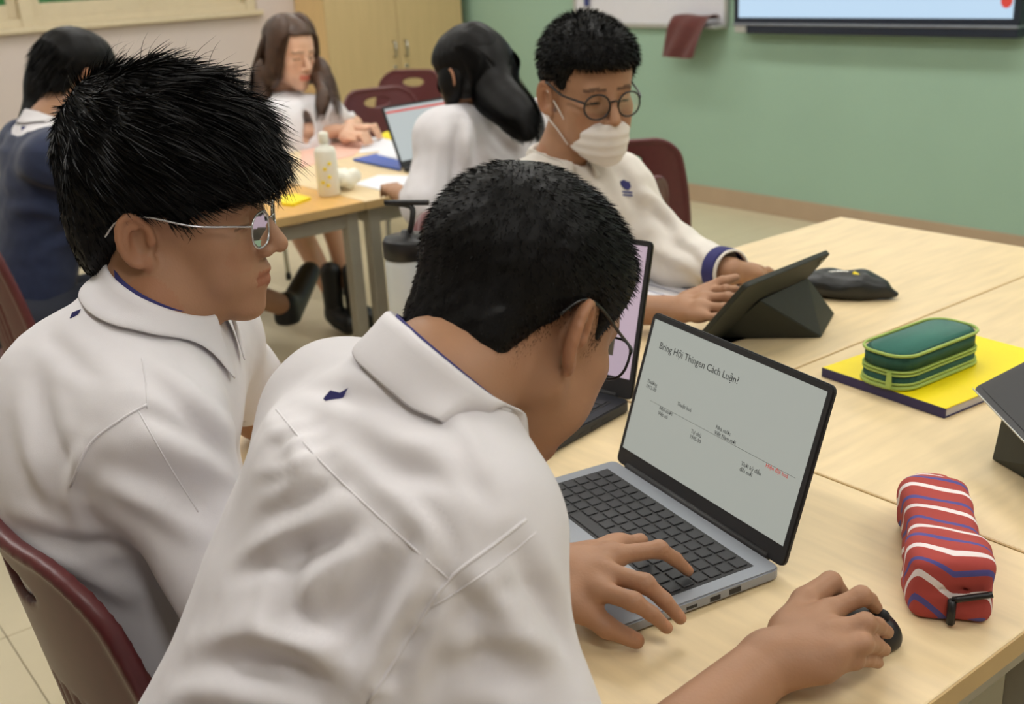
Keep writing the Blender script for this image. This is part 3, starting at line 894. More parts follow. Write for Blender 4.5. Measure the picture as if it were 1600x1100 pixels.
at_ = me.attributes.new('stripe', 'FLOAT', 'POINT'); at_.data.foreach_set('value', (stv + 20).astype(np.float32))
link('fabric_body', me, 'striped_fabric', st)
zp = [Pn - pd * 0.006 + px_ * t + V(0, 0, TZ + 0.030 + 0.010 * (t / 0.036) - Pn[2]) for t in np.linspace(0.0, 0.036, 6)]
tube('zip', zp, 0.0032, 'black_plastic', st, 6)
tube('zip_tab', [zp[0] + V(0, 0, 0), zp[0] - pd * 0.001 + V(0, 0, -0.014), zp[0] - pd * 0.001 + V(0, 0, -0.026)], 0.0042, 'black_plastic', st, 6)

# ------------------------------------------------------------------ tablet in folded case (masked student)
def slab(name, o, ea, eb, la, lb, th, m, parent, r_=0.008):
    """rounded thin slab with corner o, spanned by ea*la and eb*lb, thickness along -(ea x eb)"""
    ea, eb = nrm(ea), nrm(eb); en = nrm(np.cross(ea, eb))
    bm = prism_bm(rrect(la, lb, r_, 4, la / 2, lb / 2), -th, 0, 0.001)
    bm.transform(Matrix(((ea[0], eb[0], en[0], o[0]), (ea[1], eb[1], en[1], o[1]), (ea[2], eb[2], en[2], o[2]), (0, 0, 0, 1))))
    return link(name, bm_mesh(name, bm), m, parent)
def thick_poly(name, pts, th, m, parent):
    pts = [np.asarray(p, float) for p in pts]; n = nrm(np.cross(pts[1] - pts[0], pts[2] - pts[0]))
    k = len(pts); vs = [p + n * th / 2 for p in pts] + [p - n * th / 2 for p in pts]
    fs = [tuple(range(k)), tuple(range(2 * k - 1, k - 1, -1))] + [(i, k + i, k + (i + 1) % k, (i + 1) % k) for i in range(k)]
    bm = bmesh.new(); t = pmesh('t', vs, fs); bm.from_mesh(t); bpy.data.meshes.remove(t)
    return link(name, bm_mesh(name, bm), m, parent)
psi, phi = math.radians(6), math.radians(50)
te = V(-math.sin(psi), math.cos(psi), 0); td = V(te[1], -te[0], 0)
tv_ = td * math.cos(phi) + V(0, 0, math.sin(phi))
T1 = at(1168, 448, TZ + 0.004 + 0.175 * math.sin(phi)); TB = T1 - tv_ * 0.175
tb = root('tablet', 'tablet in dark olive folding case propped up before the masked student', 'tablet', (TB[0], TB[1], TZ))
tn = nrm(np.cross(te, tv_))
slab('case_back', TB + tn * -0.0, te, tv_, 0.25, 0.175, 0.009, 'dark_case', tb)
scrn = slab('display', TB - tn * 0.0092 + te * 0.008 + tv_ * 0.008, te, tv_, 0.234, 0.159, 0.0006, 'black_plastic', tb, 0.004)
box('camera_lens', (0, 0, 0), (0.012, 0.012, 0.002), 'chrome', None)
cl = bpy.data.objects['camera_lens']; bpy.data.objects.remove(cl)
lp = T1 + te * 0.232 - tv_ * 0.015 + tn * 0.001
tube('camera_lens', [lp, lp + tn * 0.0015], 0.0055, 'chrome', tb, 12)
g1, g2 = at(1120, 528, TZ + 0.002), at(1282, 526, TZ + 0.002); g3 = at(1302, 490, TZ + 0.002)
ap = TB + tv_ * 0.105 + te * 0.10 + tn * 0.003
ap2 = TB + tv_ * 0.115 + te * 0.235 + tn * 0.003
thick_poly('stand_flap', [g1, g2, ap], 0.003, 'dark_case', tb)
thick_poly('stand_flap', [g2, g3, ap2, ap], 0.003, 'dark_case', tb)
thick_poly('base_flap', [g1, TB + te * 0.0 + V(0, 0, TZ + 0.002 - TB[2]), TB + te * 0.25 + V(0, 0, TZ + 0.002 - TB[2]), g3, g2], 0.003, 'dark_case', tb)

# second tablet at the right edge
A = at(1520, 606, 0.815); A2 = at(1605, 694, 0.800); ed = nrm(A2 - A)
up2 = nrm(V(-ed[1], ed[0], 0) * 0.86 + V(0, 0, 0.42))
t2 = root('tablet', 'black tablet on a folded stand, cut off by the right edge of the photo', 'tablet', (A[0] + 0.1, A[1], TZ))
slab('body', A, ed, up2, 0.24, 0.17, 0.007, 'black_plastic', t2)
n2 = nrm(np.cross(ed, up2))
slab('display', A + ed * 0.008 + up2 * 0.008 + n2 * 0.0008, ed, up2, 0.224, 0.154, 0.0006, 'bezel', t2, 0.004)
slab('rim', A - n2 * 0.003 - up2 * 0.0008, ed, n2, 0.24, 0.0035, 0.001, 'alu', t2, 0.0005)
gA, gB = at(1552, 716, TZ + 0.002), at(1640, 768, TZ + 0.002)
uA = A + ed * 0.05 - n2 * 0.006 + up2 * 0.02; uB = A + ed * 0.22 - n2 * 0.006 + up2 * 0.02
thick_poly('stand_flap', [gA, gB, uB, uA], 0.003, 'dark_case', t2)
gC = gA + nrm(up2 * V(1, 1, 0)) * 0.09; gD = gB + nrm(up2 * V(1, 1, 0)) * 0.09
thick_poly('base_flap', [gA, gB, gD, gC], 0.003, 'dark_case', t2)
thick_poly('stand_flap', [gC, gD, A + ed * 0.22 + up2 * 0.10 - n2 * 0.008, A + ed * 0.05 + up2 * 0.10 - n2 * 0.008], 0.003, 'dark_case', t2)

# black pouch behind the tablet
s = Sdf()
k0, k1 = at(1262, 448, TZ + 0.02), at(1384, 462, TZ + 0.012)
ka = nrm((k1 - k0) * V(1, 1, 0)); kb = V(-ka[1], ka[0], 0)
Rk = np.stack([ka, kb, V(0, 0, 1)], 1)
kc = (k0 + k1) / 2 + kb * 0.02; kc[2] = TZ + 0.022
s.ell(kc - ka * 0.015, (0.085, 0.042, 0.028), Rk, 0.02)
s.cone(kc + ka * 0.03, kc + ka * 0.088 + V(0, 0, -0.012), 0.022, 0.006, 0.03, n=(0, 0, 1), fl=0.7)
pn_ = wnoise(11, 55); s.disp = lambda P: 0.004 * pn_(P)
s.fn(lambda P: (TZ + 0.0005) - P[..., 2], 0.004, 'i')
v, f = s.mesh(0.004, smooth_it=2)
po = root('zip_pouch', 'soft shiny black zip pouch lying behind the propped tablet', 'pouch', (kc[0], kc[1], TZ))
link('fabric_body', amesh('fabric_body', v, f), 'pouch_black', po)
tube('zip', [kc + ka * t + kb * -0.006 + V(0, 0, 0.0275 - 4.2 * (t + 0.01) ** 2) for t in np.linspace(-0.06, 0.045, 9)], 0.0028, 'chrome', po, 6)
tube('zip_pull', [kc + ka * 0.01 + kb * -0.012 + V(0, 0, 0.028), kc + ka * 0.034 + kb * -0.018 + V(0, 0, 0.020)], 0.004, 'yellow_cover', po, 6)

# notebook under the masked student's arms
n0 = at(1012, 424, TZ); n1 = at(1118, 452, TZ)
ne = nrm(n1 - n0); nf = V(-ne[1], ne[0], 0)
nb_ = root('notebook', 'open white notebook with blue ruled lines under the masked student\'s forearms', 'notebook', (n0[0], n0[1], TZ))
qprism('page_block', n0 - ne * 0.05 - nf * 0.21, ne, nf, 0.24, 0.215, TZ, TZ + 0.005, 'paper', nb_)
for t in (0.018, 0.05, 0.08, 0.11):
    qprism('ruled_line', n0 - ne * 0.045 - nf * t, ne, nf, 0.225, 0.0028, TZ + 0.005, TZ + 0.0053, 'ink_blue', nb_, 0)

# water bottle
bt = root('water_bottle', 'pale translucent water bottle with black lid and carry loop, left of the nearest head', 'bottle', (-1.545, 0.965, TZ))
lathe('vessel', [(0.034, 0), (0.040, 0.004), (0.042, 0.02), (0.042, 0.165), (0.040, 0.178), (0.034, 0.184)], 'bottle_clear', bt)
ld = lathe('lid', [(0.040, 0.176), (0.043, 0.178), (0.043, 0.205), (0.040, 0.211), (0.012, 0.213), (0.010, 0.222)], 'black_plastic', bt)
_lp = catmull([V(0.006, 0, 0.218), V(0.012, 0.004, 0.24), V(0.004, 0.008, 0.262), V(-0.03, -0.02, 0.268), V(0.03, 0.028, 0.268)], 4)
link('carry_loop', pmesh('carry_loop', *tube_data(_lp, 0.005, 8), True), 'black_plastic', ld)

# ------------------------------------------------------------------ things on the background tables
lb = at(515, 305, TZ)
lo_ = root('lotion_bottle', 'tall white lotion bottle with yellow print on the background table', 'bottle', (lb[0], lb[1], TZ))
vs = lathe('vessel', [(0.030, 0), (0.033, 0.004), (0.033, 0.13), (0.028, 0.145), (0.013, 0.15), (0.013, 0.16)], 'white_thing', lo_)
lathe('cap', [(0.014, 0.158), (0.015, 0.16), (0.015, 0.185), (0.012, 0.19)], 'white_thing', lo_)
for zz, an in ((0.035, -0.5), (0.06, -0.3), (0.085, -0.65), (0.045, -0.95), (0.1, -0.2)):
    P = V(0.0332 * math.cos(an), 0.0332 * math.sin(an), zz)
    tube('printed_dot', [P * V(0.98, 0.98, 1), P * V(1.01, 1.01, 1)], 0.006, 'yellow_cover', vs, 8)
s = Sdf(); fl = at(540, 296, TZ)
_rs = np.random.RandomState(2)
for k in range(14):
    s.ell(fl + V(*_rs.uniform(-0.03, 0.03, 2), 0.03 + _rs.uniform(-0.01, 0.03)), (0.022, 0.022, 0.024), k=0.006)
s.fn(lambda P: (TZ + 0.0005) - P[..., 2], 0.004, 'i')
v, f = s.mesh(0.005)
tag(link('tissue_bunch', amesh('tissue_bunch', v, f), 'white_thing'), 'crumpled white tissue bunch beside the lotion bottle', 'tissue')
def sheet(name, label, cat, px, m, th=0.0015, zoff=0.0):
    P = [at(x, y, TZ) for x, y in px]
    o = link(name, bm_mesh(name, prism_bm([(p[0], p[1]) for p in P], TZ + zoff, TZ + zoff + th)), m)
    return tag(o, label, cat)
sheet('sticky_pad', 'bright yellow sticky pad at the near edge of the orange table', 'notepad', [(440, 321), (458, 323), (486, 312), (462, 306), (440, 310)], 'yellow_cover', 0.008)
sheet('pink_paper', 'pink sheet under the hands of the brown haired girl', 'paper', [(470, 262), (552, 244), (575, 222), (520, 214), (470, 226)], 'paper_pink')
sheet('worksheet', 'white sheet on the background table next to the tissue bunch', 'paper', [(552, 288), (618, 303), (658, 292), (655, 276), (592, 274)], 'paper', 0.002)
sheet('worksheet', 'white sheet on the background table behind the blue folder', 'paper', [(560, 240), (600, 236), (622, 226), (600, 214), (572, 216)], 'paper', 0.002)
sheet('folder', 'glossy blue folder on the background table beside the laptop', 'folder', [(552, 252), (625, 268), (634, 252), (590, 243)], 'blue_folder', 0.006, 0.003)
sheet('worksheet', 'white sheet lying on the blue folder', 'paper', [(590, 246), (622, 254), (622, 232), (604, 226)], 'paper', 0.002, 0.0095)
sheet('yellow_paper', 'yellow sheet at the far end of the background table', 'paper', [(590, 214), (612, 220), (626, 211), (604, 207)], 'yellow_cover', 0.002, 0.0026)

# ------------------------------------------------------------------ chairs in view
chair(-1.165, 0.43, math.radians(0), 'maroon chair in the lower left corner behind the bespectacled student')
chair(-2.95, 0.79, math.radians(-4), 'maroon chair at left edge behind the girl in the navy vest')
chair(-4.33, 2.72, math.radians(-95), 'wide maroon chair back behind the open background laptop')
chair(-5.05, 3.15, math.radians(-150), 'small maroon chair farthest away, by the cupboard')
chair(-2.62, 2.47, math.radians(48), 'maroon chair by the green wall, behind the masked student\'s shoulder')
chair(-0.77, 0.17, math.radians(0), 'maroon chair under the nearest student')
chair(-1.87, 1.50, math.radians(-76), 'maroon chair under the masked student')
chair(-2.17, 1.84, math.radians(95), 'maroon chair under the girl with long black hair')
chair(-4.42, 2.02, math.radians(-85), 'maroon chair under the brown haired girl')
# ------------------------------------------------------------------ people: shared builders
class Frame:
    """local axes of a head: x to the person's right, y forward (face), z up"""
    def __init__(s, c, fwd, roll=0.0, sc=(1, 1, 1)):
        s.c = np.asarray(c, float); Y = nrm(fwd); X = nrm(np.cross(Y, V(0, 0, 1))); Z = np.cross(X, Y)
        a = math.radians(roll)
        X, Z = math.cos(a) * X + math.sin(a) * Z, -math.sin(a) * X + math.cos(a) * Z
        s.R = np.stack([X, Y, Z], 1); s.s = np.asarray(sc, float)
    def p(s, x, y, z): return s.c + s.R @ (V(x, y, z) * s.s)
    def d(s, x, y, z): return s.R @ V(x, y, z)
    def loc(s, P): return ((P - s.c) @ s.R) / s.s
def H_ell(S, F, c, r, k=0.01, mode='u', Rl=None):
    R = F.R if Rl is None else F.R @ Rl
    S.ell(F.p(*c), V(*r) * F.s, R, k, mode)
def H_cone(S, F, a, b, ra, rb, k=0.01, mode='u'):
    m = float(F.s.mean()); S.cone(F.p(*a), F.p(*b), ra * m, rb * m, k, mode)
def head_ops(S, F, NB, neck_r=0.055, female=False, ears=True, low=None):
    H_ell(S, F, (0, -0.012, 0.042), (0.075, 0.094, 0.082), 0.02)
    H_ell(S, F, (0, 0.030, 0.040), (0.064, 0.062, 0.062), 0.03)
    H_ell(S, F, (0, 0.035, -0.030), (0.057, 0.055, 0.075), 0.03)
    jw = 0.046 if female else 0.051
    for q in (-1, 1):
        H_cone(S, F, (q * jw, 0.0, -0.045), (q * 0.016, 0.066, -0.094), 0.020, 0.017, 0.022)
        H_ell(S, F, (q * 0.042, 0.058, -0.016), (0.022, 0.024, 0.019), 0.018)
        H_ell(S, F, (q * 0.034, 0.055, -0.050), (0.027, 0.028, 0.034), 0.02)
    H_ell(S, F, (0, 0.077, -0.100), (0.019, 0.016, 0.016), 0.016)
    H_ell(S, F, (0, 0.030, -0.080), (0.040, 0.045, 0.024), 0.02)
    H_cone(S, F, (-0.034, 0.080, 0.024), (0.034, 0.080, 0.024), 0.0125, 0.0125, 0.016)
    H_ell(S, F, (0, 0.074, -0.062), (0.030, 0.026, 0.028), 0.018)
    for q in (-1, 1):
        H_ell(S, F, (q * 0.031, 0.099, 0.007), (0.018, 0.013, 0.010), 0.012, 's')
    H_cone(S, F, (0, 0.092, 0.014), (0, 0.1135, -0.026), 0.0074, 0.0105, 0.010)
    for q in (-1, 1):
        H_ell(S, F, (q * 0.0115, 0.100, -0.032), (0.0085, 0.010, 0.008), 0.006)
        H_ell(S, F, (q * 0.031, 0.0775, 0.006), (0.0145, 0.0135, 0.0115), 0.004)
        H_cone(S, F, (q * 0.019, 0.090, -0.058), (0, 0.0965, -0.0555), 0.0046, 0.0050, 0.006)
        H_cone(S, F, (q * 0.016, 0.089, -0.068), (0, 0.0945, -0.0685), 0.0048, 0.0052, 0.006)
        H_cone(S, F, (q * 0.025, 0.092, -0.0630), (0, 0.1025, -0.0622), 0.0014, 0.0017, 0.004, 's')
        H_ell(S, F, (q * 0.0055, 0.109, -0.0385), (0.003, 0.004, 0.003), 0.003, 's')
    m = float(F.s.mean())
    S.cone(F.p(0, -0.020, -0.030), NB, neck_r * m, neck_r * 1.06, 0.022)
    S.cone(NB, NB + (low if low is not None else V(0, 0, -0.06)), neck_r * 1.04, neck_r * 0.9, 0.02)
    if ears:
        for q in (-1, 1): ear_ops(S, F, q)
def ear_ops(S, F, q):
    n = nrm(V(q * 0.86, 0.42, 0.0)); zz = nrm(V(q * 0.12, -0.16, 1.0)); zz = nrm(zz - n * (zz @ n)); yy = np.cross(zz, n) * q
    Rl = np.stack([n, yy, zz], 1) if q > 0 else np.stack([n, -yy, zz], 1)
    yb = nrm(V(-q * 0.42, 0.86, 0) * q) if False else None
    back = nrm(np.cross(n, zz)); back = back if back[1] < 0 else -back
    c = V(q * 0.0785, -0.013, -0.003)
    H_ell(S, F, c, (0.006, 0.0175, 0.029), 0.004, Rl=Rl)
    H_ell(S, F, c - n * 0.004 - back * 0.012, (0.008, 0.008, 0.016), 0.006, Rl=Rl)
    H_ell(S, F, c + n * 0.0065 - back * 0.002 - zz * 0.001, (0.0095, 0.0105, 0.019), 0.003, 's', Rl=Rl)
    arc = []
    for t in np.linspace(-10, 250, 13):
        a = math.radians(t)
        arc.append(c + (-back) * 0.0160 * math.cos(a) + zz * 0.0285 * math.sin(a) + n * 0.0045)
    for a, b in zip(arc[:-1], arc[1:]):
        H_cone(S, F, a, b, 0.0040, 0.0040, 0.002)
    for a, b in zip(arc[3:9], arc[4:10]):   # antihelix
        cc = c + n * 0.001
        H_cone(S, F, cc + (a - cc) * 0.55, cc + (b - cc) * 0.55, 0.0028, 0.0028, 0.002)
    H_ell(S, F, c + zz * -0.027 - back * 0.005 + n * 0.002, (0.005, 0.0085, 0.010), 0.004, Rl=Rl)
    H_ell(S, F, c - back * 0.0125 - zz * 0.004 + n * 0.004, (0.004, 0.004, 0.006), 0.003, Rl=Rl)
def hand_ops(S, wrist, mcp, pip, tip, thumb, sc=1.0):
    """mcp/pip/tip: four points each, index to little finger; thumb: four points root to tip"""
    W = np.asarray(wrist, float)
    mcp = [np.asarray(a, float) for a in mcp]; pip = [np.asarray(a, float) for a in pip]; tip = [np.asarray(a, float) for a in tip]
    for m_ in mcp:
        S.cone(W, m_, 0.0185 * sc, 0.0115 * sc, 0.016)
    for a, b in zip(mcp[:-1], mcp[1:]):
        S.cone(a + (W - a) * 0.12, b + (W - b) * 0.12, 0.0105 * sc, 0.0105 * sc, 0.012)
        S.cone(a + (W - a) * 0.5, b + (W - b) * 0.5, 0.013 * sc, 0.013 * sc, 0.014)
    for i, (a, b, c) in enumerate(zip(mcp, pip, tip)):
        q = (0.95, 1.0, 0.95, 0.82)[i] * sc
        dip = b + (c - b) * 0.55 + nrm(np.cross(np.cross(b - a, c - b) + 1e-9, c - b)) * -0.002
        up = V(0, 0, 0.0025)
        dip = b + (c - b) * 0.54 + up
        S.cone(a, b, 0.0108 * q, 0.0092 * q, 0.006)
        S.ell(b, V(0.0098, 0.0098, 0.0098) * q, k=0.005)
        S.cone(b, dip, 0.0090 * q, 0.0080 * q, 0.003)
        S.cone(dip, c, 0.0080 * q, 0.0066 * q, 0.003)
    t = [np.asarray(a, float) for a in thumb]
    rr = [0.0165, 0.0135, 0.0108, 0.0084]
    for i in range(len(t) - 1):
        S.cone(t[i], t[i + 1], rr[i] * sc, rr[i + 1] * sc, 0.010 if i == 0 else 0.004)
    S.cone(t[0], mcp[0] + (W - mcp[0]) * 0.3, 0.014 * sc, 0.011 * sc, 0.016)
def arm_ops(S, sh, el, wr, r=(0.05, 0.042, 0.040, 0.027), k=0.012):
    sh, el, wr = map(lambda a: np.asarray(a, float), (sh, el, wr))
    S.cone(sh, el, r[0], r[1], k)
    m_ = el + (wr - el) * 0.35
    S.cone(el, m_, r[1], r[2], k)
    S.cone(m_, wr, r[2], r[3], k)
def merge(parts):
    vs, fs, o = [], [], 0
    for v, f in parts:
        if f.shape[1] == 3: f = np.concatenate([f, f[:, 2:]], 1)
        vs.append(v); fs.append(f + o); o += len(v)
    return np.concatenate(vs), np.concatenate(fs)
def set_tint(me, v, F, lips=(0.86, 0.58, 0.56), brow=0.36, lash=0.34, regions=True, nails=()):
    c = np.ones((len(v), 4), np.float32)
    if regions:
        q = F.loc(v); x, y, z = q[:, 0], q[:, 1], q[:, 2]; ax = np.abs(x)
        near = (np.abs(q) < 0.14).all(1)
        lp = near & (ax < 0.023) & (y > 0.086) & (z < -0.0535 + 0.12 * ax * 0) & (z > -0.0745 + 0.2 * ax * 0.5)
        c[lp, :3] = lips
        zb = 0.0275 + 0.10 * (ax - 0.012) - 2.2 * np.maximum(ax - 0.032, 0) * 0.12
        br = near & (ax > 0.010) & (ax < 0.050) & (y > 0.058) & (np.abs(z - zb) < 0.0034)
        c[br, :3] = brow
        la = near & (ax > 0.017) & (ax < 0.047) & (y > 0.06) & (np.abs(z - 0.0035 + 4.0 * (ax - 0.031) ** 2 * 3) < 0.0021)
        c[la, :3] = lash
        ck = near & (((ax - 0.04) / 0.02) ** 2 + ((z + 0.03) / 0.02) ** 2 < 1) & (y > 0.05)
        c[ck, 1:3] *= 0.95
        ea = near & (ax > 0.078) & (np.abs(y) < 0.04)
        c[ea, 1] *= 0.90; c[ea, 2] *= 0.86
    for b_, t_ in nails:     # nail plates: paler than the skin, on the upper side of each fingertip
        d = nrm(t_ - b_); n_ = nrm(V(0, 0, 1) - d * d[2]); s_ = np.cross(d, n_)
        q = v - (t_ - d * 0.002); x, y, z = q @ s_, q @ d, q @ n_
        m_ = (np.abs(x) < 0.0052) & (np.abs(y) < 0.0062) & (z > 0.0025) & (z < 0.012)
        c[m_, :3] = (1.22, 1.16, 1.14)
    a = me.attributes.new('tint', 'FLOAT_COLOR', 'POINT'); a.data.foreach_set('color', c.ravel())
def bvh_of(v, f):
    return BVHTree.FromPolygons([tuple(p) for p in v.tolist()], [tuple(q) for q in f.tolist()])
def shoot(bvh, x, y):
    d = ray(x, y); h = bvh.ray_cast(Vector(CAMLOC), Vector(nrm(d)))
    return None if h[0] is None else (np.array(h[0]), np.array(h[1]))
def hit_path(bvh, px, n=6):
    pts = []
    P = catmull([V(a[0], a[1], 0) for a in px], n)
    for p in P:
        h = shoot(bvh, p[0], p[1])
        if h is not None: pts.append(h)
    return pts
def fold(v, n, bvh, specs):
    """press or raise creases into cloth along pixel paths that are cast onto the cloth itself"""
    D = np.zeros(len(v))
    for px, w, amp in specs:
        h = hit_path(bvh, px, 7)
        if len(h) < 2: continue
        P = np.array([q[0] for q in h]); m = len(P) - 1
        lo, hi = P.min(0) - w * 3, P.max(0) + w * 3
        idx = np.nonzero(((v > lo) & (v < hi)).all(1))[0]
        if len(idx) == 0: continue
        q = v[idx]; best = np.full(len(idx), 1e9); bt = np.zeros(len(idx))
        for i in range(m):
            ab = P[i + 1] - P[i]; t = np.clip(((q - P[i]) @ ab) / max(ab @ ab, 1e-9), 0, 1)
            dd = np.linalg.norm(q - P[i] - t[:, None] * ab, axis=1)
            b = dd < best; best[b] = dd[b]; bt[b] = (i + t[b]) / m
        env = np.sin(np.clip(bt, 0.02, 0.98) * math.pi) ** 0.6
        D[idx] += amp * env * (np.exp(-(best / w) ** 2) - 0.45 * np.exp(-((best - 1.9 * w) / w) ** 2))
    return v + n * D[:, None]
def seam(bvh, px, parent, m='shirt_white', rad=0.0009, name='seam', off=0.0001):
    h = hit_path(bvh, px, 6)
    if len(h) < 2: return
    tube(name, [q[0] + q[1] * off for q in h], rad, m, parent, 6)
def collar(NB, axis, front, r, bvh, parent, m='shirt_white', stand=0.034, fall=0.045, gap=0.45, trim='navy_trim', rx=1.0, flare=0.026, point=0.03, sub=1):
    a = nrm(axis); f = nrm(front - a * (front @ a)); x = np.cross(f, a)
    th = np.linspace(gap, 2 * math.pi - gap, 41); G = []
    for t in th:
        d = math.cos(t) * f + math.sin(t) * x * rx
        fr = 0.5 + 0.5 * math.cos(t)           # 1 at the front
        st = stand * (1.0 - 0.45 * fr)
        pt = point * math.exp(-((min(t, 2 * math.pi - t) - gap) / 0.35) ** 2)
        T = NB + d * (r + 0.002) + a * st
        I = NB + d * (r + 0.001) - a * 0.012
        O = T + d * 0.006 - a * 0.003
        M = NB + d * (r + flare * 0.55) + a * (st - fall * 0.45)
        B = NB + d * (r + flare + pt * 0.4) + a * (st - fall - pt * 0.9)
        if bvh is not None:
            for nm in ('T', 'O', 'M', 'B'):
                P = dict(T=T, O=O, M=M, B=B)[nm]
                h = bvh.find_nearest(Vector(P))
                if h[0] is not None:
                    hp, hn = np.array(h[0]), np.array(h[1])
                    dist = (P - hp) @ hn
                    need = dict(T=0.004, O=0.010, M=0.009, B=0.006)[nm]
                    if dist < need: P = P + hn * (need - dist)
                    elif nm == 'B': P = P - hn * min(dist - need, 0.03)
                if nm == 'M': M = P
                elif nm == 'B': B = P
                elif nm == 'T': T = P
                else: O = P
        G.append([I, T, O, M, (M + B) / 2 + d * 0.001, B])
    k = len(G[0]); vs = [p for row in G for p in row]
    fs = [(i * k + j, i * k + j + 1, (i + 1) * k + j + 1, (i + 1) * k + j) for i in range(len(G) - 1) for j in range(k - 1)]
    o = link('collar', pmesh('collar', vs, fs, True), m, parent)
    md = o.modifiers.new('thickness', 'SOLIDIFY'); md.thickness = 0.0028; md.offset = 0.0
    md = o.modifiers.new('smooth', 'SUBSURF'); md.levels = sub; md.render_levels = sub
    if trim:
        vs, fs = [], []
        for row, t in zip(G, th):
            d = math.cos(t) * f + math.sin(t) * x * rx
            vs += [row[1] - d * 0.0035 - a * 0.001, row[0] - d * 0.0035]
        fs = [(2 * i, 2 * i + 1, 2 * i + 3, 2 * i + 2) for i in range(len(G) - 1)]
        q = link('collar_lining', pmesh('collar_lining', vs, fs, True), trim, o, label='dark blue inner collar band')
        md = q.modifiers.new('thickness', 'SOLIDIFY'); md.thickness = 0.0015; md.offset = 0.0
    return o
def ribbons(P0, D0, G, L, W, seg, rs, bend=0.6, wob=0.15):
    """tapered hair strands as narrow ribbons: start P0, initial direction D0 turning towards G"""
    n = len(P0); side = np.cross(D0, rs.normal(size=(n, 3))); side /= np.linalg.norm(side, axis=1, keepdims=True) + 1e-9
    pts = [P0]; d = D0.copy()
    for k in range(seg):
        t = (k + 1) / seg
        d = d * (1 - bend * t * 0.6) + G * (bend * t * 0.6) + rs.normal(size=(n, 3)) * wob * 0.3
        d /= np.linalg.norm(d, axis=1, keepdims=True) + 1e-9
        pts.append(pts[-1] + d * (L / seg)[:, None])
    vs = np.zeros((n, (seg + 1) * 2, 3))
    for k, p in enumerate(pts):
        w = W * (1 - (k / seg) ** 1.5 * 0.92)
        vs[:, 2 * k] = p - side * w / 2; vs[:, 2 * k + 1] = p + side * w / 2
    q = np.array([(2 * k, 2 * k + 1, 2 * k + 3, 2 * k + 2) for k in range(seg)])
    fs = (q[None] + (np.arange(n) * (seg + 1) * 2)[:, None, None]).reshape(-1, 4)
    return vs.reshape(-1, 3), fs
def sample_surf(v, f, n, rs, mask=None):
    a = v[f[:, 0]]; b = v[f[:, 1]]; c = v[f[:, 2]]
    ar = np.linalg.norm(np.cross(b - a, c - a), axis=1)
    if mask is not None: ar = ar * mask
    idx = rs.choice(len(f), n, p=ar / ar.sum())
    u = rs.uniform(size=(n, 1)); w = rs.uniform(size=(n, 1))
    d = v[f[idx, 3]]
    P = (a[idx] * (1 - u) + b[idx] * u) * (1 - w) + (d * (1 - u) + c[idx] * u) * w
    N = np.cross(c[idx] - a[idx], d - b[idx]); N /= np.linalg.norm(N, axis=1, keepdims=True) + 1e-12
    return P, N
def sweep_locks(paths, n, seg, W, rs):
    """long hair: every path is a list of (point, radius vector pair a, b); strands follow it"""
    out = []
    for pts, ra, rb, cnt in paths:
        P = np.array(catmull([p for p in pts], 5)); m = len(P)
        A = np.array(catmull([np.asarray(q, float) for q in ra], 5)); B = np.array(catmull([np.asarray(q, float) for q in rb], 5))
        an = rs.uniform(0, 2 * math.pi, cnt); rr = np.sqrt(rs.uniform(0.80, 1.25, cnt))
        end = rs.uniform(0.72, 1.0, cnt)
        vs = np.zeros((cnt, m * 2, 3))
        for k in range(m):
            tt = np.minimum(k / (m - 1), 1.0) * end * (m - 1)
            i0 = np.minimum(tt.astype(int), m - 2); fr = (tt - i0)[:, None]
            p = P[i0] * (1 - fr) + P[i0 + 1] * fr
            a_ = A[i0] * (1 - fr) + A[i0 + 1] * fr; b_ = B[i0] * (1 - fr) + B[i0 + 1] * fr
            ww = an + 0.25 * np.sin(k * 0.5 + an * 5)
            c = p + a_ * (np.cos(ww) * rr)[:, None] + b_ * (np.sin(ww) * rr)[:, None]
            tn = nrm(P[min(k + 1, m - 1)] - P[max(k - 1, 0)])
            rad = (c - p); sd = np.cross(rad, tn); sd /= np.linalg.norm(sd, axis=1, keepdims=True) + 1e-9
            w = W * (1 - 0.85 * (k / (m - 1)) ** 3)
            vs[:, 2 * k] = c - sd * w / 2; vs[:, 2 * k + 1] = c + sd * w / 2
        q = np.array([(2 * k, 2 * k + 1, 2 * k + 3, 2 * k + 2) for k in range(m - 1)])
        fs = (q[None] + (np.arange(cnt) * m * 2)[:, None, None]).reshape(-1, 4)
        out.append((vs.reshape(-1, 3), fs))
    return out
def lock_sdf(S, paths, k=0.02):
    for pts, ra, rb, cnt in paths:
        P = catmull(pts, 4); A = catmull([np.asarray(q, float) for q in ra], 4); B = catmull([np.asarray(q, float) for q in rb], 4)
        m = int(len(P) * 0.84)
        for i in range(m):
            tp = lambda j: 0.88 * min(1.0, 0.35 + (m - j) / (0.3 * m))
            la, lb, la2 = np.linalg.norm(A[i]), np.linalg.norm(B[i]), np.linalg.norm(A[i + 1])
            S.cone(P[i], P[i + 1], la * tp(i), la2 * tp(i + 1), k, n=nrm(B[i]), fl=max(min(lb / la, 1.0), 0.25))
def hair_cap(F, ells, zl, h, noise=0.002, nscale=160, seed=1, back_limit=None):
    S = Sdf()
    for c, r, k in ells: H_ell(S, F, c, r, k)
    ys, zs = zip(*zl)
    def region(P):
        q = F.loc(P)
        return (np.interp(q[..., 1], ys, zs) - q[..., 2]) * 0.75
    S.fn(region, 0.008, 'i')
    nn = wnoise(seed, nscale); S.disp = lambda P: noise * nn(P)
    return S.mesh(h)
def hair_object(parts, parent, m='hair_black', label=None):
    v, f = merge(parts)
    o = link('hair', amesh('hair', v, f), m, parent, label=label); return o
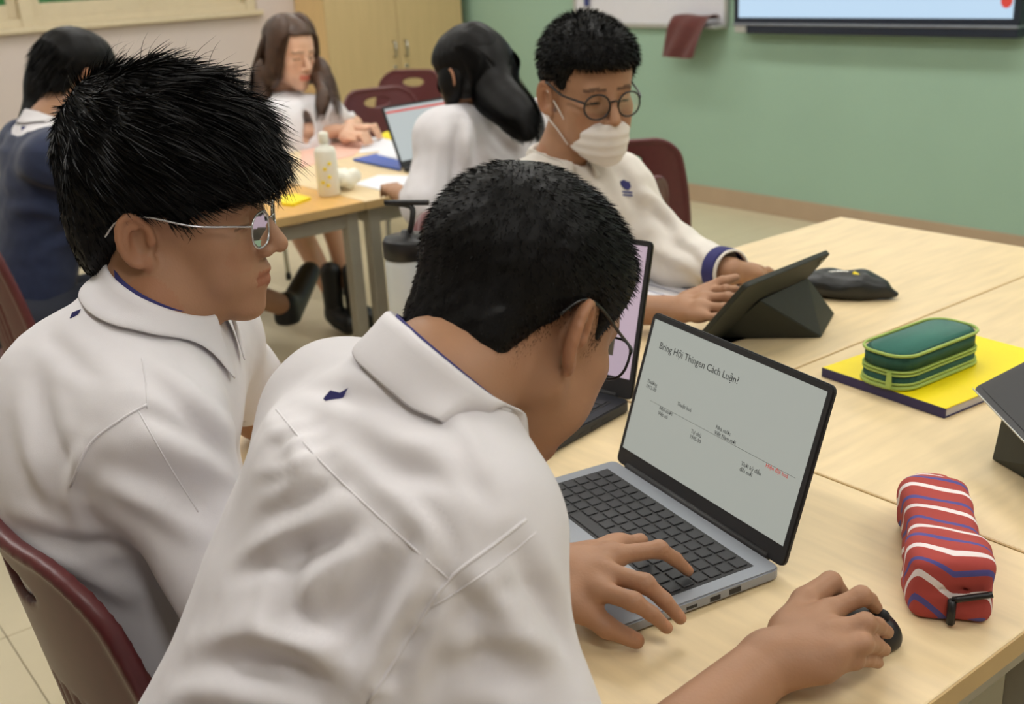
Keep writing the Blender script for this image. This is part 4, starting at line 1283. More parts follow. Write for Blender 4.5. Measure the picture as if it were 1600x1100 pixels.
def cloth_noise(seed, amp, sc, stretch=(1, 1, 1)):
    n1 = wnoise(seed, sc, stretch); n2 = wnoise(seed + 1, sc * 2.6, stretch)
    return lambda P: amp * (n1(P) + 0.4 * n2(P))
def shirt_sdf(J, loose=1.0, sleeve=(0.062, 0.058), sl_end=(0.8, 0.8), fl=0.70, w=(0.150, 0.158, 0.150)):
    """J: joints shL shR elL elR neck chest pelvis front"""
    S = Sdf()
    n = nrm(J['front']); ch, pe, nb = J['chest'], J['pelvis'], J['neck']
    up = nrm(nb - ch)
    S.cone(pe, ch, w[0] * loose, w[1] * loose, 0.05, n=n, fl=fl)
    S.cone(ch, ch + (nb - ch) * 0.42, w[1] * loose, w[2] * loose, 0.05, n=n, fl=fl)
    S.cone(J['shL'], J['shR'], 0.056 * loose, 0.056 * loose, 0.07)
    for q in ('L', 'R'):
        S.cone(nb - up * 0.045, J['sh' + q], 0.050, 0.054 * loose, 0.05)
        S.cone(ch + (J['sh' + q] - ch) * 0.55, J['sh' + q], 0.075, 0.058 * loose, 0.06)
    for i, q in enumerate(('L', 'R')):
        sh, el = J['sh' + q], J['el' + q]
        e = sh + (el - sh) * min(sl_end[i], 1.0)
        S.cone(sh, e, sleeve[0] * loose, sleeve[1] * loose, 0.035)
        if sl_end[i] > 1.0:
            wr = J['wr' + q]; e2 = el + (wr - el) * (sl_end[i] - 1.0)
            S.cone(e, e2, sleeve[1] * loose * 0.95, 0.042, 0.03)
            e = e2; dr = nrm(wr - el)
        else: dr = nrm(el - sh)
        rr = sleeve[1] * loose if sl_end[i] <= 1 else 0.042
        # open cuff: flat end and hollow
        pl = e + dr * 0.012
        S.fn((lambda P, pl=pl, dr=dr, e=e, rr=rr: np.maximum(-( (P - pl) @ dr), np.sqrt(((P - e) ** 2).sum(-1)) - rr * 1.9)), 0.004, 's')
        S.cone(e - dr * 0.02, e + dr * 0.05, rr - 0.007, rr - 0.004, 0.003, 's')
    na = nrm(J.get('nax', J['head'] - nb)); nr = J.get('nr', 0.058)
    S.cone(nb - na * 0.09, nb - na * 0.034, nr + 0.045, nr + 0.004, 0.03)
    S.cone(nb - na * 0.030, nb + na * 0.16, nr - 0.004, nr + 0.010, 0.004, 's')
    S.fn((lambda P, o=pe - nrm(ch - pe) * 0.03, d=nrm(ch - pe): -((P - o) @ d)), 0.01, 'i')
    return S
def trousers(J, parent, m='trouser', shoes=True, bare=False, h=0.010):
    S = Sdf()
    pe = J['pelvis']; rt_ = nrm(J['shR'] - J['shL']) * V(1, 1, 0)
    S.cone(pe - rt_ * 0.06, pe + rt_ * 0.06, 0.115, 0.115, 0.05, n=(0, 0, 1), fl=0.9)
    for q, s_ in (('L', -1), ('R', 1)):
        hip = pe + rt_ * 0.085 * s_ - V(0, 0, 0.01)
        kn, an = J['kn' + q], J['an' + q]
        S.cone(hip, kn, 0.088, 0.066 if not bare else 0.075, 0.04)
        if not bare:
            S.cone(kn, an + (kn - an) * 0.12, 0.064, 0.050, 0.02)
    nn = cloth_noise(41, 0.004, 22); S.disp = nn
    v, f = S.mesh(h)
    link('trousers' if not bare else 'skirt', amesh('trousers', v, f), m, parent)
    if shoes:
        for q in ('L', 'R'):
            an = J['an' + q]; toe = J['toe' + q]; dr = nrm(toe - an)
            T = Sdf()
            T.cone(an + V(0, 0, 0.01), an - V(0, 0, 0.035), 0.038, 0.036, 0.02)
            T.cone(an - V(0, 0, 0.035), toe, 0.036, 0.030, 0.03)
            T.cone(an + dr * 0.05 - V(0, 0, 0.02), toe - dr * 0.02, 0.036, 0.030, 0.03)
            T.fn((lambda P, z=min(an[2], toe[2]) - 0.058: z - P[..., 2]), 0.006, 'i')
            v, f = T.mesh(0.008)
            link('shoe', amesh('shoe', v, f), 'shoe_black', parent)
def glasses(F, parent, m, rim, lens_w=0.025, lens_h=0.020, y=0.107, z=0.004, rnd=2.6, temple_y=-0.02):
    g = tube('glasses', [F.p(-0.008, y + 0.001, z + 0.006), F.p(0, y + 0.004, z + 0.008), F.p(0.008, y + 0.001, z + 0.006)], rim, m, parent, 6)
    for q in (-1, 1):
        pts = []
        for t in np.linspace(0, 2 * math.pi, 25)[:-1]:
            cx, sx = math.cos(t), math.sin(t)
            ex = 2.0 / rnd
            px, pz = lens_w * math.copysign(abs(cx) ** ex, cx), lens_h * math.copysign(abs(sx) ** ex, sx)
            X = q * 0.033 + px
            pts.append(F.p(X, y - 2.2 * X * X, z - 0.002 + pz))
        tube('rim', pts, rim, m, g, 6, True)
        link('lens', pmesh('lens', pts, [tuple(range(24))]), 'lens_glass', g)
        hx = 0.033 + lens_w
        tp = catmull([F.p(q * hx, y - 2.2 * hx * hx, z + 0.007), F.p(q * (hx + 0.008), y - 0.022, z + 0.009), F.p(q * 0.078, 0.045, z + 0.013),
                      F.p(q * 0.0815, 0.0, z + 0.026 - 0.002), F.p(q * 0.083, temple_y - 0.006, z + 0.020), F.p(q * 0.080, temple_y - 0.022, z + 0.002)], 4)
        tube('temple', tp, rim * 1.15, m, g, 6)
    return g
# ------------------------------------------------------------------ nearest student (white shirt, bent over the silver laptop)
def student_front():
    J = dict(shL=V(-0.868, 0.455, 0.965), shR=V(-0.648, 0.428, 0.940), neck=V(-0.722, 0.466, 1.035), nax=V(0.20, 0.60, 0.78), nr=0.060, chest=V(-0.742, 0.385, 0.86),
             pelvis=V(-0.780, 0.155, 0.53), front=V(0.0, 0.83, -0.56), elL=V(-0.93, 0.56, 0.785), elR=V(-0.530, 0.425, 0.715),
             wrL=at(862, 893, 0.778), wrR=at(1203, 1034, 0.762), knL=V(-0.83, 0.66, 0.50), knR=V(-0.62, 0.66, 0.50),
             anL=V(-0.83, 0.62, 0.09), anR=V(-0.62, 0.64, 0.09), toeL=V(-0.84, 0.78, 0.03), toeR=V(-0.61, 0.80, 0.03))
    F = Frame(dep(806, 500, 0.985), 0.60 * RT - 0.28 * UP + 0.75 * FW, 0, (1.02, 1.02, 1.02)); J['head'] = F.c
    rt = root('person', 'nearest student in white shirt, back to the camera, bent over the silver laptop', 'person', (J['pelvis'][0], J['pelvis'][1], 0))
    # body
    S = Sdf(); head_ops(S, F, J['neck'], 0.054, low=(J['chest'] - J['neck']) * 0.4)
    v1, f1 = S.mesh(0.0028)
    A = Sdf()
    arm_ops(A, J['shR'], J['elR'], J['wrR'], (0.046, 0.040, 0.039, 0.0275))
    hand_ops(A, J['wrR'],
             [at(1296, 955, 0.785), at(1308, 987, 0.786), at(1306, 1018, 0.780), at(1290, 1045, 0.768)],
             [at(1346, 931, 0.795), at(1352, 974, 0.792), at(1348, 1006, 0.783), at(1335, 1032, 0.768)],
             [at(1369, 950, 0.768), at(1386, 988, 0.760), at(1382, 1015, 0.752), at(1372, 1036, 0.742)],
             [at(1232, 985, 0.770), at(1258, 940, 0.780), at(1298, 910, 0.785), at(1316, 930, 0.757)], 1.0)
    v2, f2 = A.mesh(0.0026)
    B = Sdf()
    arm_ops(B, J['shL'], J['elL'], J['wrL'], (0.048, 0.042, 0.040, 0.028))
    hand_ops(B, J['wrL'],
             [at(938, 922, 0.788), at(945, 893, 0.795), at(962, 868, 0.795), at(970, 850, 0.785)],
             [at(990, 940, 0.788), at(1008, 912, 0.793), at(1030, 858, 0.793), at(1000, 846, 0.780)],
             [at(1042, 981, 0.757), at(1063, 966, 0.757), at(1075, 892, 0.757), at(1012, 866, 0.757)],
             [at(890, 940, 0.775), at(918, 955, 0.768), at(948, 980, 0.756), at(994, 1001, 0.742)], 1.0)
    v3, f3 = B.mesh(0.0026)
    T = Sdf()
    T.cone(J['pelvis'], J['chest'], 0.12, 0.12, 0.04, n=J['front'], fl=0.7); T.cone(J['shL'], J['shR'], 0.04, 0.04, 0.05)
    T.cone(J['chest'], J['neck'], 0.11, 0.06, 0.05, n=J['front'], fl=0.7)
    v4, f4 = T.mesh(0.012)
    v, f = merge([(v1, f1), (v2, f2), (v3, f3), (v4, f4)])
    nl = [((1346, 931, 0.795), (1369, 950, 0.768)), ((1352, 974, 0.792), (1386, 988, 0.760)), ((1348, 1006, 0.783), (1382, 1015, 0.752)), ((1298, 910, 0.785), (1316, 930, 0.757)),
          ((990, 940, 0.788), (1042, 981, 0.757)), ((1008, 912, 0.793), (1063, 966, 0.757)), ((1030, 858, 0.793), (1075, 892, 0.757)), ((948, 980, 0.756), (994, 1001, 0.742))]
    me = amesh('body', v, f); set_tint(me, v, F, nails=[(at(*a_), at(*b_)) for a_, b_ in nl]); link('body', me, 'skin_tan', rt)
    # hair: close cropped
    zl = [(-0.13, -0.062), (-0.075, -0.058), (-0.05, -0.045), (-0.028, 0.004), (-0.012, 0.032), (0.01, 0.030), (0.022, 0.012), (0.034, -0.012), (0.040, 0.02), (0.062, 0.066), (0.13, 0.072)]
    cv, cf = hair_cap(F, [((0, -0.013, 0.047), (0.082, 0.102, 0.088), 0.02), ((0, 0.030, 0.052), (0.070, 0.068, 0.066), 0.03), ((0, -0.065, -0.02), (0.058, 0.036, 0.05), 0.02)], zl, 0.003, 0.0012, 240, 3)
    rs = np.random.RandomState(4)
    P, N = sample_surf(cv, cf, 15000, rs)
    q = F.loc(P)
    crown = V(0.0, -0.055, 0.13)
    flow = q - crown; flow /= np.linalg.norm(flow, axis=1, keepdims=True)
    flow = flow @ F.R.T
    top = np.clip((q[:, 2] - 0.0) / 0.10, 0.12, 1)
    D = N * 0.40 + flow * 0.8 + rs.normal(size=N.shape) * 0.10; D /= np.linalg.norm(D, axis=1, keepdims=True)
    L = (0.003 + 0.007 * top) * rs.uniform(0.6, 1.2, len(P))
    sv, sf = ribbons(P - N * 0.001, D, flow, L, 0.0009, 2, rs, 0.5, 0.15)
    # short fade below the hairline
    ql = F.loc(v1[f1].mean(1))
    msk = ((ql[:, 2] < 0.05) & (ql[:, 2] > -0.10) & (ql[:, 1] < 0.040) & (np.abs(ql[:, 0]) < 0.0745)).astype(float)
    P3, N3 = sample_surf(v1, f1, 30000, rs, msk)
    cb = bvh_of(cv, cf)
    ds = np.array([cb.find_nearest(Vector(p_))[3] for p_ in P3])
    kp = rs.uniform(size=len(P3)) < np.clip(1 - ds / 0.016, 0, 1) ** 1.6
    P3, N3 = P3[kp], N3[kp]
    dn = np.tile(F.d(0, -0.2, -1), (len(P3), 1))
    fv, ff = ribbons(P3, (N3 * 0.25 + dn * 0.9), dn, rs.uniform(0.0015, 0.0035, len(P3)), 0.00035, 1, rs, 0.3, 0.1)
    hair_object([(cv, cf), (sv, sf), (fv, ff)], rt)
    # shirt
    S = shirt_sdf(J, 1.0, (0.062, 0.066), (0.8, 0.92), 0.70, (0.165, 0.158, 0.135))
    S.disp = cloth_noise(21, 0.0018, 18)
    v, f = S.mesh(0.0045, smooth_it=2)
    bv = bvh_of(v, f); n = vnormals(v, f)
    v = fold(v, n, bv, [
        ([(400, 815), (470, 782), (548, 742)], 0.008, -0.004), ([(380, 870), (470, 825), (570, 790)], 0.010, 0.004),
        ([(360, 900), (450, 868), (540, 845)], 0.008, -0.0045), ([(330, 960), (430, 940), (520, 900), (600, 850)], 0.014, 0.008),
        ([(620, 850), (580, 930), (530, 1040)], 0.011, -0.009), ([(660, 890), (620, 970), (570, 1080)], 0.010, 0.008),
        ([(350, 1050), (430, 1035), (520, 1075)], 0.014, -0.013), ([(300, 1010), (400, 1000), (480, 1010), (560, 1060)], 0.014, 0.011),
        ([(260, 1090), (340, 1075), (420, 1080)], 0.012, 0.008), ([(470, 830), (450, 930), (470, 1000)], 0.012, -0.008),
        ([(640, 830), (630, 900), (600, 960)], 0.008, -0.005), ([(700, 900), (740, 960), (760, 1060)], 0.011, -0.006),
        ([(690, 940), (660, 1020), (640, 1090)], 0.009, 0.006), ([(730, 900), (800, 960), (860, 1060)], 0.012, 0.007),
        ([(800, 850), (850, 930), (900, 1040)], 0.010, -0.005), ([(680, 1060), (760, 1040), (860, 1075)], 0.012, -0.006),
        ([(720, 1000), (800, 990), (880, 1020)], 0.010, 0.004), ([(740, 940), (790, 920), (850, 930)], 0.008, -0.003),
        ([(560, 660), (620, 690), (700, 700)], 0.012, 0.005), ([(600, 740), (680, 740), (760, 780)], 0.010, -0.004),
        ([(520, 690), (600, 760), (690, 850)], 0.009, 0.004), ([(480, 600), (560, 620), (640, 640)], 0.009, -0.004),
        ([(640, 700), (700, 740), (740, 800)], 0.008, 0.003), ([(410, 700), (440, 690), (500, 660)], 0.006, -0.003), ([(395, 740), (450, 730), (520, 700)], 0.006, 0.003), ([(560, 850), (520, 880), (480, 950)], 0.007, 0.005), ([(590, 870), (560, 930), (500, 1010)], 0.007, -0.005), ([(420, 960), (480, 980), (540, 960)], 0.008, -0.004), ([(780, 870), (830, 950), (870, 1000)], 0.006, 0.003), ([(650, 770), (690, 820), (720, 880)], 0.006, -0.0025), ([(700, 640), (740, 690), (770, 760)], 0.007, 0.003), ([(450, 650), (470, 720), (440, 790)], 0.010, 0.004)]
        + [([(x - 14, y - 10), (x, y), (x + 16, y + 6)], 0.004, 0.0022 * (-1) ** i) for i, (x, y) in enumerate(((690, 925), (672, 950), (655, 975), (640, 1002), (625, 1028), (608, 1055), (592, 1080)))])
    sh = link('shirt', amesh('shirt', v, f), 'shirt_white', rt); bv = bvh_of(v, f)
    seam(bv, [(432, 640), (500, 720), (600, 815), (702, 906)], sh)
    seam(bv, [(822, 812), (760, 860), (702, 906), (650, 980), (575, 1100)], sh, rad=0.0016)
    seam(bv, [(838, 832), (780, 880), (722, 920), (672, 950)], sh)
    h = shoot(bv, 524, 623)
    if h is not None:
        p, nn = h; ex = nrm(np.cross(nn, UP)); ey = np.cross(nn, ex)
        pts = [(-0.010, -0.001), (-0.004, 0.006), (0.004, 0.004), (0.011, 0.008), (0.007, 0.0), (0.003, -0.006), (-0.003, -0.008), (-0.007, -0.004)]
        thick_poly('embroidered_mark', [p + nn * 0.0012 + RT * a * 0.95 + UP * b * 0.95 for a, b in pts], 0.0012, 'navy_trim', sh)
    collar(J['neck'], J['nax'], V(0.1, 0.8, -0.6), 0.063, bv, sh, stand=0.038, fall=0.048, flare=0.016)
    trousers(J, rt)
    glasses(F, rt, 'glasses_black', 0.0014)
    return F, J
F1, J1 = student_front()

# ------------------------------------------------------------------ student in profile on the left
def student_left():
    fr = nrm(V(0.62, 0.785, 0))
    J = dict(shL=V(-1.322, 0.495, 0.935), shR=V(-1.075, 0.335, 0.92), neck=V(-1.172, 0.402, 1.03), nax=V(0.25, 0.32, 0.9), nr=0.060, chest=V(-1.215, 0.34, 0.83),
             pelvis=V(-1.19, 0.395, 0.50), front=nrm(V(0.6, 0.76, -0.2)), elL=V(-1.40, 0.60, 0.775), elR=V(-0.965, 0.36, 0.775),
             wrL=V(-1.27, 0.80, 0.775), wrR=V(-1.08, 0.655, 0.775), knL=V(-1.26, 0.70, 0.50), knR=V(-1.06, 0.56, 0.50),
             anL=V(-1.28, 0.68, 0.09), anR=V(-1.08, 0.55, 0.09), toeL=V(-1.18, 0.80, 0.03), toeR=V(-0.98, 0.67, 0.03))
    F = Frame(dep(266, 346, 1.22), fr + V(0, 0, -0.05), 0, (1.0, 1.05, 0.97)); J['head'] = F.c
    rt = root('person', 'student in white shirt and thin silver glasses, in profile at left, thick tousled black hair', 'person', (J['pelvis'][0], J['pelvis'][1], 0))
    S = Sdf(); head_ops(S, F, J['neck'], 0.056)
    v1, f1 = S.mesh(0.0028)
    parts = [(v1, f1)]
    for q, sg in (('L', -1), ('R', 1)):
        A = Sdf(); W = J['wr' + q]; arm_ops(A, J['sh' + q], J['el' + q], W, (0.048, 0.042, 0.040, 0.027))
        d = nrm((J['wr' + q] - J['el' + q]) * V(1, 1, 0)); d = nrm(d + V(-0.05, 0.6, 0)); x = V(d[1], -d[0], 0)
        tz = 0.762
        mc = [W + d * 0.085 - x * sg * (0.028 - 0.018 * i) + V(0, 0, 0.016) for i in range(4)]
        pp = [m + d * 0.036 + V(0, 0, 0.006) for m in mc]
        tt = [V(*(p + d * 0.028)[:2], tz) for p in pp]
        th = [W + d * 0.02 - x * sg * 0.02, W + d * 0.05 - x * sg * 0.04, W + d * 0.075 - x * sg * 0.045 + V(0, 0, 0.0), W + d * 0.10 - x * sg * 0.04 + V(0, 0, -0.006)]
        hand_ops(A, W, mc, pp, tt, th); parts.append(A.mesh(0.0034))
    T = Sdf(); T.cone(J['pelvis'], J['chest'], 0.12, 0.12, 0.04, n=J['front'], fl=0.7); T.cone(J['shL'], J['shR'], 0.04, 0.04, 0.05)
    T.cone(J['chest'], J['neck'], 0.11, 0.06, 0.05, n=J['front'], fl=0.7); parts.append(T.mesh(0.012))
    v, f = merge(parts); me = amesh('body', v, f); set_tint(me, v, F, lips=(0.86, 0.62, 0.60)); link('body', me, 'skin_tan', rt)
    # thick tousled hair
    zl = [(-0.13, -0.058), (-0.07, -0.056), (-0.045, -0.048), (-0.030, 0.0), (-0.018, 0.026), (0.016, 0.024), (0.03, 0.008), (0.042, 0.006), (0.05, 0.022), (0.075, 0.036), (0.13, 0.040)]
    cv, cf = hair_cap(F, [((0, -0.010, 0.064), (0.086, 0.100, 0.112), 0.02), ((0, 0.032, 0.085), (0.080, 0.076, 0.074), 0.03), ((0, 0.078, 0.062), (0.062, 0.034, 0.034), 0.03), ((0, -0.068, -0.01), (0.064, 0.034, 0.055), 0.02)], zl, 0.0036, 0.0045, 90, 7)
    rs = np.random.RandomState(9)
    P, N = sample_surf(cv, cf, 16000, rs); q = F.loc(P)
    crown = V(-0.03, -0.095, 0.13); flow = q - crown; flow /= np.linalg.norm(flow, axis=1, keepdims=True)
    cl = wnoise(33, 55); ang = cl(P) * 0.9
    flow = np.stack([flow[:, 0] + 0.4 * ang, flow[:, 1] + 0.25 * np.clip(q[:, 2] * 8, 0, 1), flow[:, 2] - 0.12], 1)
    flow /= np.linalg.norm(flow, axis=1, keepdims=True); flow = flow @ F.R.T
    flow = flow + np.clip(0.06 - q[:, 2:3], 0, 0.1) * 9 * F.d(0, 0.25, -1)
    flow = flow - N * (flow * N).sum(1, keepdims=True); flow /= np.linalg.norm(flow, axis=1, keepdims=True) + 1e-9
    top = np.clip((q[:, 2] + 0.01) / 0.10, 0.15, 1)
    D = N * 0.22 + flow * 0.95 + rs.normal(size=N.shape) * 0.10; D /= np.linalg.norm(D, axis=1, keepdims=True)
    L = (0.008 + 0.024 * top) * rs.uniform(0.5, 1.25, len(P)) * np.clip(1 + q[:, 1] * 5, 0.45, 1.2)
    sv, sf = ribbons(P - N * 0.001, D, flow, L * 1.25, 0.0017, 4, rs, 0.6, 0.10)
    # stray hairs on top
    P2, N2 = sample_surf(cv, cf, 260, rs); qq = F.loc(P2); k = qq[:, 2] > 0.10; P2, N2 = P2[k], N2[k]
    G2 = (np.tile(V(0.25, 1.0, 0.1), (len(P2), 1)) + rs.normal(size=(len(P2), 3)) * 0.5) @ F.R.T
    s2v, s2f = ribbons(P2, N2 * 0.9 + G2 * 0.4, G2, rs.uniform(0.03, 0.055, len(P2)), 0.0008, 5, rs, 0.9, 0.15)
    hair_object([(cv, cf), (sv, sf), (s2v, s2f)], rt)
    S = shirt_sdf(J, 1.0, (0.064, 0.062), (0.66, 0.95), 0.72, (0.155, 0.158, 0.135))
    S.ell(V(-1.215, 0.325, 0.90), (0.13, 0.12, 0.12), k=0.06)
    S.disp = cloth_noise(51, 0.0028, 20)
    v, f = S.mesh(0.0045, smooth_it=2); bv = bvh_of(v, f); n = vnormals(v, f)
    v = fold(v, n, bv, [
        ([(60, 590), (80, 680), (120, 760)], 0.012, -0.005), ([(30, 620), (50, 720), (100, 800)], 0.012, 0.005),
        ([(140, 690), (110, 760), (130, 840)], 0.010, 0.005), ([(210, 640), (280, 670), (360, 720)], 0.012, -0.005),
        ([(215, 660), (300, 710), (370, 760)], 0.012, 0.006), ([(150, 720), (240, 750), (330, 800)], 0.013, -0.005),
        ([(170, 760), (260, 800), (320, 850)], 0.012, 0.005), ([(20, 820), (100, 850), (190, 850)], 0.010, -0.005),
        ([(60, 860), (140, 900), (220, 945)], 0.012, 0.005), ([(230, 560), (300, 610), (370, 680)], 0.012, 0.005),
        ([(240, 600), (300, 650), (350, 700)], 0.008, -0.004), ([(70, 520), (110, 560), (160, 600)], 0.010, -0.003)])
    sh = link('shirt', amesh('shirt', v, f), 'shirt_white', rt); bv = bvh_of(v, f)
    seam(bv, [(222, 560), (228, 600), (230, 638)], sh)
    seam(bv, [(230, 632), (190, 655), (140, 695), (110, 760)], sh, rad=0.0015)
    seam(bv, [(215, 640), (260, 720), (310, 800)], sh)
    h = shoot(bv, 118, 492)
    if h is not None:
        p, nn = h
        thick_poly('embroidered_mark', [p + nn * 0.0012 + RT * a * 0.9 + UP * b * 0.9 for a, b in ((-0.006, -0.005), (-0.003, 0.002), (0.002, 0.004), (0.007, 0.006), (0.004, 0.0), (0.0, -0.005))], 0.0012, 'navy_trim', sh)
    collar(J['neck'], J['nax'], fr, 0.061, bv, sh, stand=0.036, fall=0.05, gap=0.3, point=0.032, flare=0.018)
    trousers(J, rt)
    glasses(F, rt, 'glasses_silver', 0.0011, lens_w=0.024, lens_h=0.020, y=0.106, z=0.0)
    return F, J
F2, J2 = student_left()

# ------------------------------------------------------------------ masked student
def student_mask():
    fr = nrm(V(0.97, -0.25, 0))
    J = dict(shL=V(-1.640, 1.530, 0.915), shR=V(-1.70, 1.265, 0.92), neck=V(-1.672, 1.425, 0.985), chest=V(-1.685, 1.425, 0.79),
             pelvis=V(-1.84, 1.45, 0.50), front=nrm(V(0.93, -0.2, -0.3)), elL=V(-1.51, 1.575, 0.785), elR=V(-1.50, 1.22, 0.775),
             wrL=at(1140, 424, 0.79), wrR=at(1034, 486, 0.775), knL=V(-1.40, 1.52, 0.50), knR=V(-1.40, 1.32, 0.50),
             anL=V(-1.45, 1.54, 0.09), anR=V(-1.45, 1.32, 0.09), toeL=V(-1.28, 1.54, 0.03), toeR=V(-1.28, 1.32, 0.03))
    F = Frame(dep(917, 146, 2.12), fr + V(0, 0, -0.13), 0, (1.02, 1.02, 1.02)); J['head'] = F.c
    rt = root('person', 'masked student in black round glasses and cream sweater, typing on a tablet', 'person', (J['pelvis'][0], J['pelvis'][1], 0))
    S = Sdf(); head_ops(S, F, J['neck'], 0.053)
    parts = [S.mesh(0.003)]
    A = Sdf(); arm_ops(A, J['shR'], J['elR'], J['wrR'], (0.042, 0.038, 0.036, 0.025))
    hand_ops(A, J['wrR'], [at(1112, 455, 0.80), at(1108, 466, 0.805), at(1104, 480, 0.80), at(1098, 494, 0.79)],
             [at(1134, 452, 0.815), at(1138, 464, 0.815), at(1136, 481, 0.808), at(1118, 496, 0.795)],
             [at(1160, 456, 0.80), at(1162, 468, 0.795), at(1158, 485, 0.792), at(1134, 500, 0.780)],
             [at(1075, 470, 0.785), at(1100, 455, 0.80), at(1128, 440, 0.815), at(1150, 434, 0.815)], 0.92)
    parts.append(A.mesh(0.003))
    A = Sdf(); arm_ops(A, J['shL'], J['elL'], J['wrL'], (0.042, 0.038, 0.036, 0.025))
    w = J['wrL']; d = nrm(te * 0.9 + V(-0.10, 0, -0.26))
    sd = nrm(np.cross(d, V(0, 0, 1)))
    mc = [w + d * 0.075 + sd * (0.026 - 0.017 * i) + V(0, 0, 0.006) for i in range(4)]
    pp = [m + d * 0.034 + V(0, 0, 0.002) for m in mc]; tt = [p + d * 0.03 + V(0, 0, -0.008) for p in pp]
    hand_ops(A, w, mc, pp, tt, [w + d * 0.02 + sd * 0.018, w + d * 0.045 + sd * 0.034, w + d * 0.07 + sd * 0.032 + V(0, 0, 0.0), w + d * 0.09 + sd * 0.026 + V(0, 0, -0.004)], 0.92)
    parts.append(A.mesh(0.003))
    T = Sdf(); T.cone(J['pelvis'], J['chest'], 0.11, 0.11, 0.04, n=J['front'], fl=0.7); T.cone(J['shL'], J['shR'], 0.035, 0.035, 0.05)
    T.cone(J['chest'], J['neck'], 0.10, 0.055, 0.05, n=J['front'], fl=0.7); parts.append(T.mesh(0.012))
    v, f = merge(parts); me = amesh('body', v, f); set_tint(me, v, F, lash=0.15); link('body', me, 'skin_tan', rt)
    zl = [(-0.13, -0.05), (-0.07, -0.045), (-0.045, -0.03), (-0.028, 0.012), (-0.012, 0.034), (0.012, 0.032), (0.026, 0.012), (0.036, 0.0), (0.046, 0.03), (0.060, 0.062), (0.13, 0.064)]
    cv, cf = hair_cap(F, [((0, -0.014, 0.054), (0.083, 0.102, 0.092), 0.02), ((0, 0.034, 0.066), (0.073, 0.070, 0.068), 0.03), ((0, -0.06, -0.01), (0.06, 0.036, 0.045), 0.02)], zl, 0.004, 0.0018, 160, 13)
    rs = np.random.RandomState(14)
    P, N = sample_surf(cv, cf, 8000, rs); q = F.loc(P)
    crown = V(0, -0.05, 0.13); flow = q - crown; flow /= np.linalg.norm(flow, axis=1, keepdims=True); flow = flow @ F.R.T
    top = np.clip((q[:, 2] - 0.0) / 0.09, 0.15, 1)
    D = N * 0.45 + flow * 0.8 + rs.normal(size=N.shape) * 0.12; D /= np.linalg.norm(D, axis=1, keepdims=True)
    sv, sf = ribbons(P, D, flow, (0.004 + 0.010 * top) * rs.uniform(0.6, 1.2, len(P)), 0.0016, 2, rs, 0.5, 0.2)
    hair_object([(cv, cf), (sv, sf)], rt)
    # eyes
    for q in (-1, 1):
        e = Sdf(); H_ell(e, F, (q * 0.031, 0.0805, 0.004), (0.0105, 0.0125, 0.0036)); a, b = e.mesh(0.0022)
        eo = link('eye', amesh('eye', a, b), 'eye_dark', rt)
    # mask
    M_ = Sdf()
    H_ell(M_, F, (0, 0.046, -0.062), (0.058, 0.060, 0.056), 0.02); H_ell(M_, F, (0, 0.074, -0.050), (0.036, 0.040, 0.036), 0.03)
    H_ell(M_, F, (0, 0.075, -0.092), (0.034, 0.032, 0.030), 0.03)
    def zone(P):
        q = F.loc(P); zt = np.interp(np.abs(q[..., 0]), [0, 0.03, 0.06], [-0.030, -0.036, -0.052])
        zb = np.interp(np.abs(q[..., 0]), [0, 0.03, 0.06], [-0.122, -0.108, -0.082])
        return np.maximum(np.maximum(q[..., 2] - zt, zb - q[..., 2]), 0.028 - q[..., 1])
    M_.fn(zone, 0.004, 'i')
    M_.disp = lambda P: 0.0008 * np.sin(F.loc(P)[..., 2] * 330)
    a, b = M_.mesh(0.0024, smooth_it=2); mk = link('face_mask', amesh('face_mask', a, b), 'mask_white', rt)
    for q in (-1, 1):
        for zz, ze in ((-0.052, 0.020), (-0.084, -0.030)):
            tube('ear_loop', catmull([F.p(q * 0.055, 0.034, zz), F.p(q * 0.069, 0.014, (zz + ze) / 2), F.p(q * 0.083, -0.016, ze), F.p(q * 0.082, -0.024, ze * 0.5)], 4), 0.0016, 'mask_white', mk, 6)
    S = shirt_sdf(J, 1.0, (0.060, 0.058), (1.86, 1.35), 0.74, (0.145, 0.155, 0.140))
    S.disp = cloth_noise(61, 0.004, 24)
    v, f = S.mesh(0.0055, smooth_it=2); bv = bvh_of(v, f); n = vnormals(v, f)
    v = fold(v, n, bv, [([(1010, 330), (1040, 350), (1060, 390)], 0.014, -0.008), ([(1000, 370), (1040, 400), (1090, 420)], 0.014, 0.007),
                        ([(990, 300), (1020, 310), (1050, 340)], 0.012, 0.006), ([(1050, 380), (1075, 395), (1100, 425)], 0.010, -0.006),
                        ([(960, 260), (985, 300), (1000, 350)], 0.014, -0.005)])
    sh = link('sweater', amesh('sweater', v, f), 'sweater_white', rt); bv = bvh_of(v, f)
    collar(J['neck'] + V(0.004, 0, 0.004), V(0.16, 0, 1), fr, 0.059, bv, sh, m='sweater_white', stand=0.024, fall=0.034, gap=0.28, trim=None, point=0.006, flare=0.014)
    h = shoot(bv, 952, 232)
    # emblem on the chest: a dark blue shield with lighter lines under it
    h = shoot(bv, 978, 294)
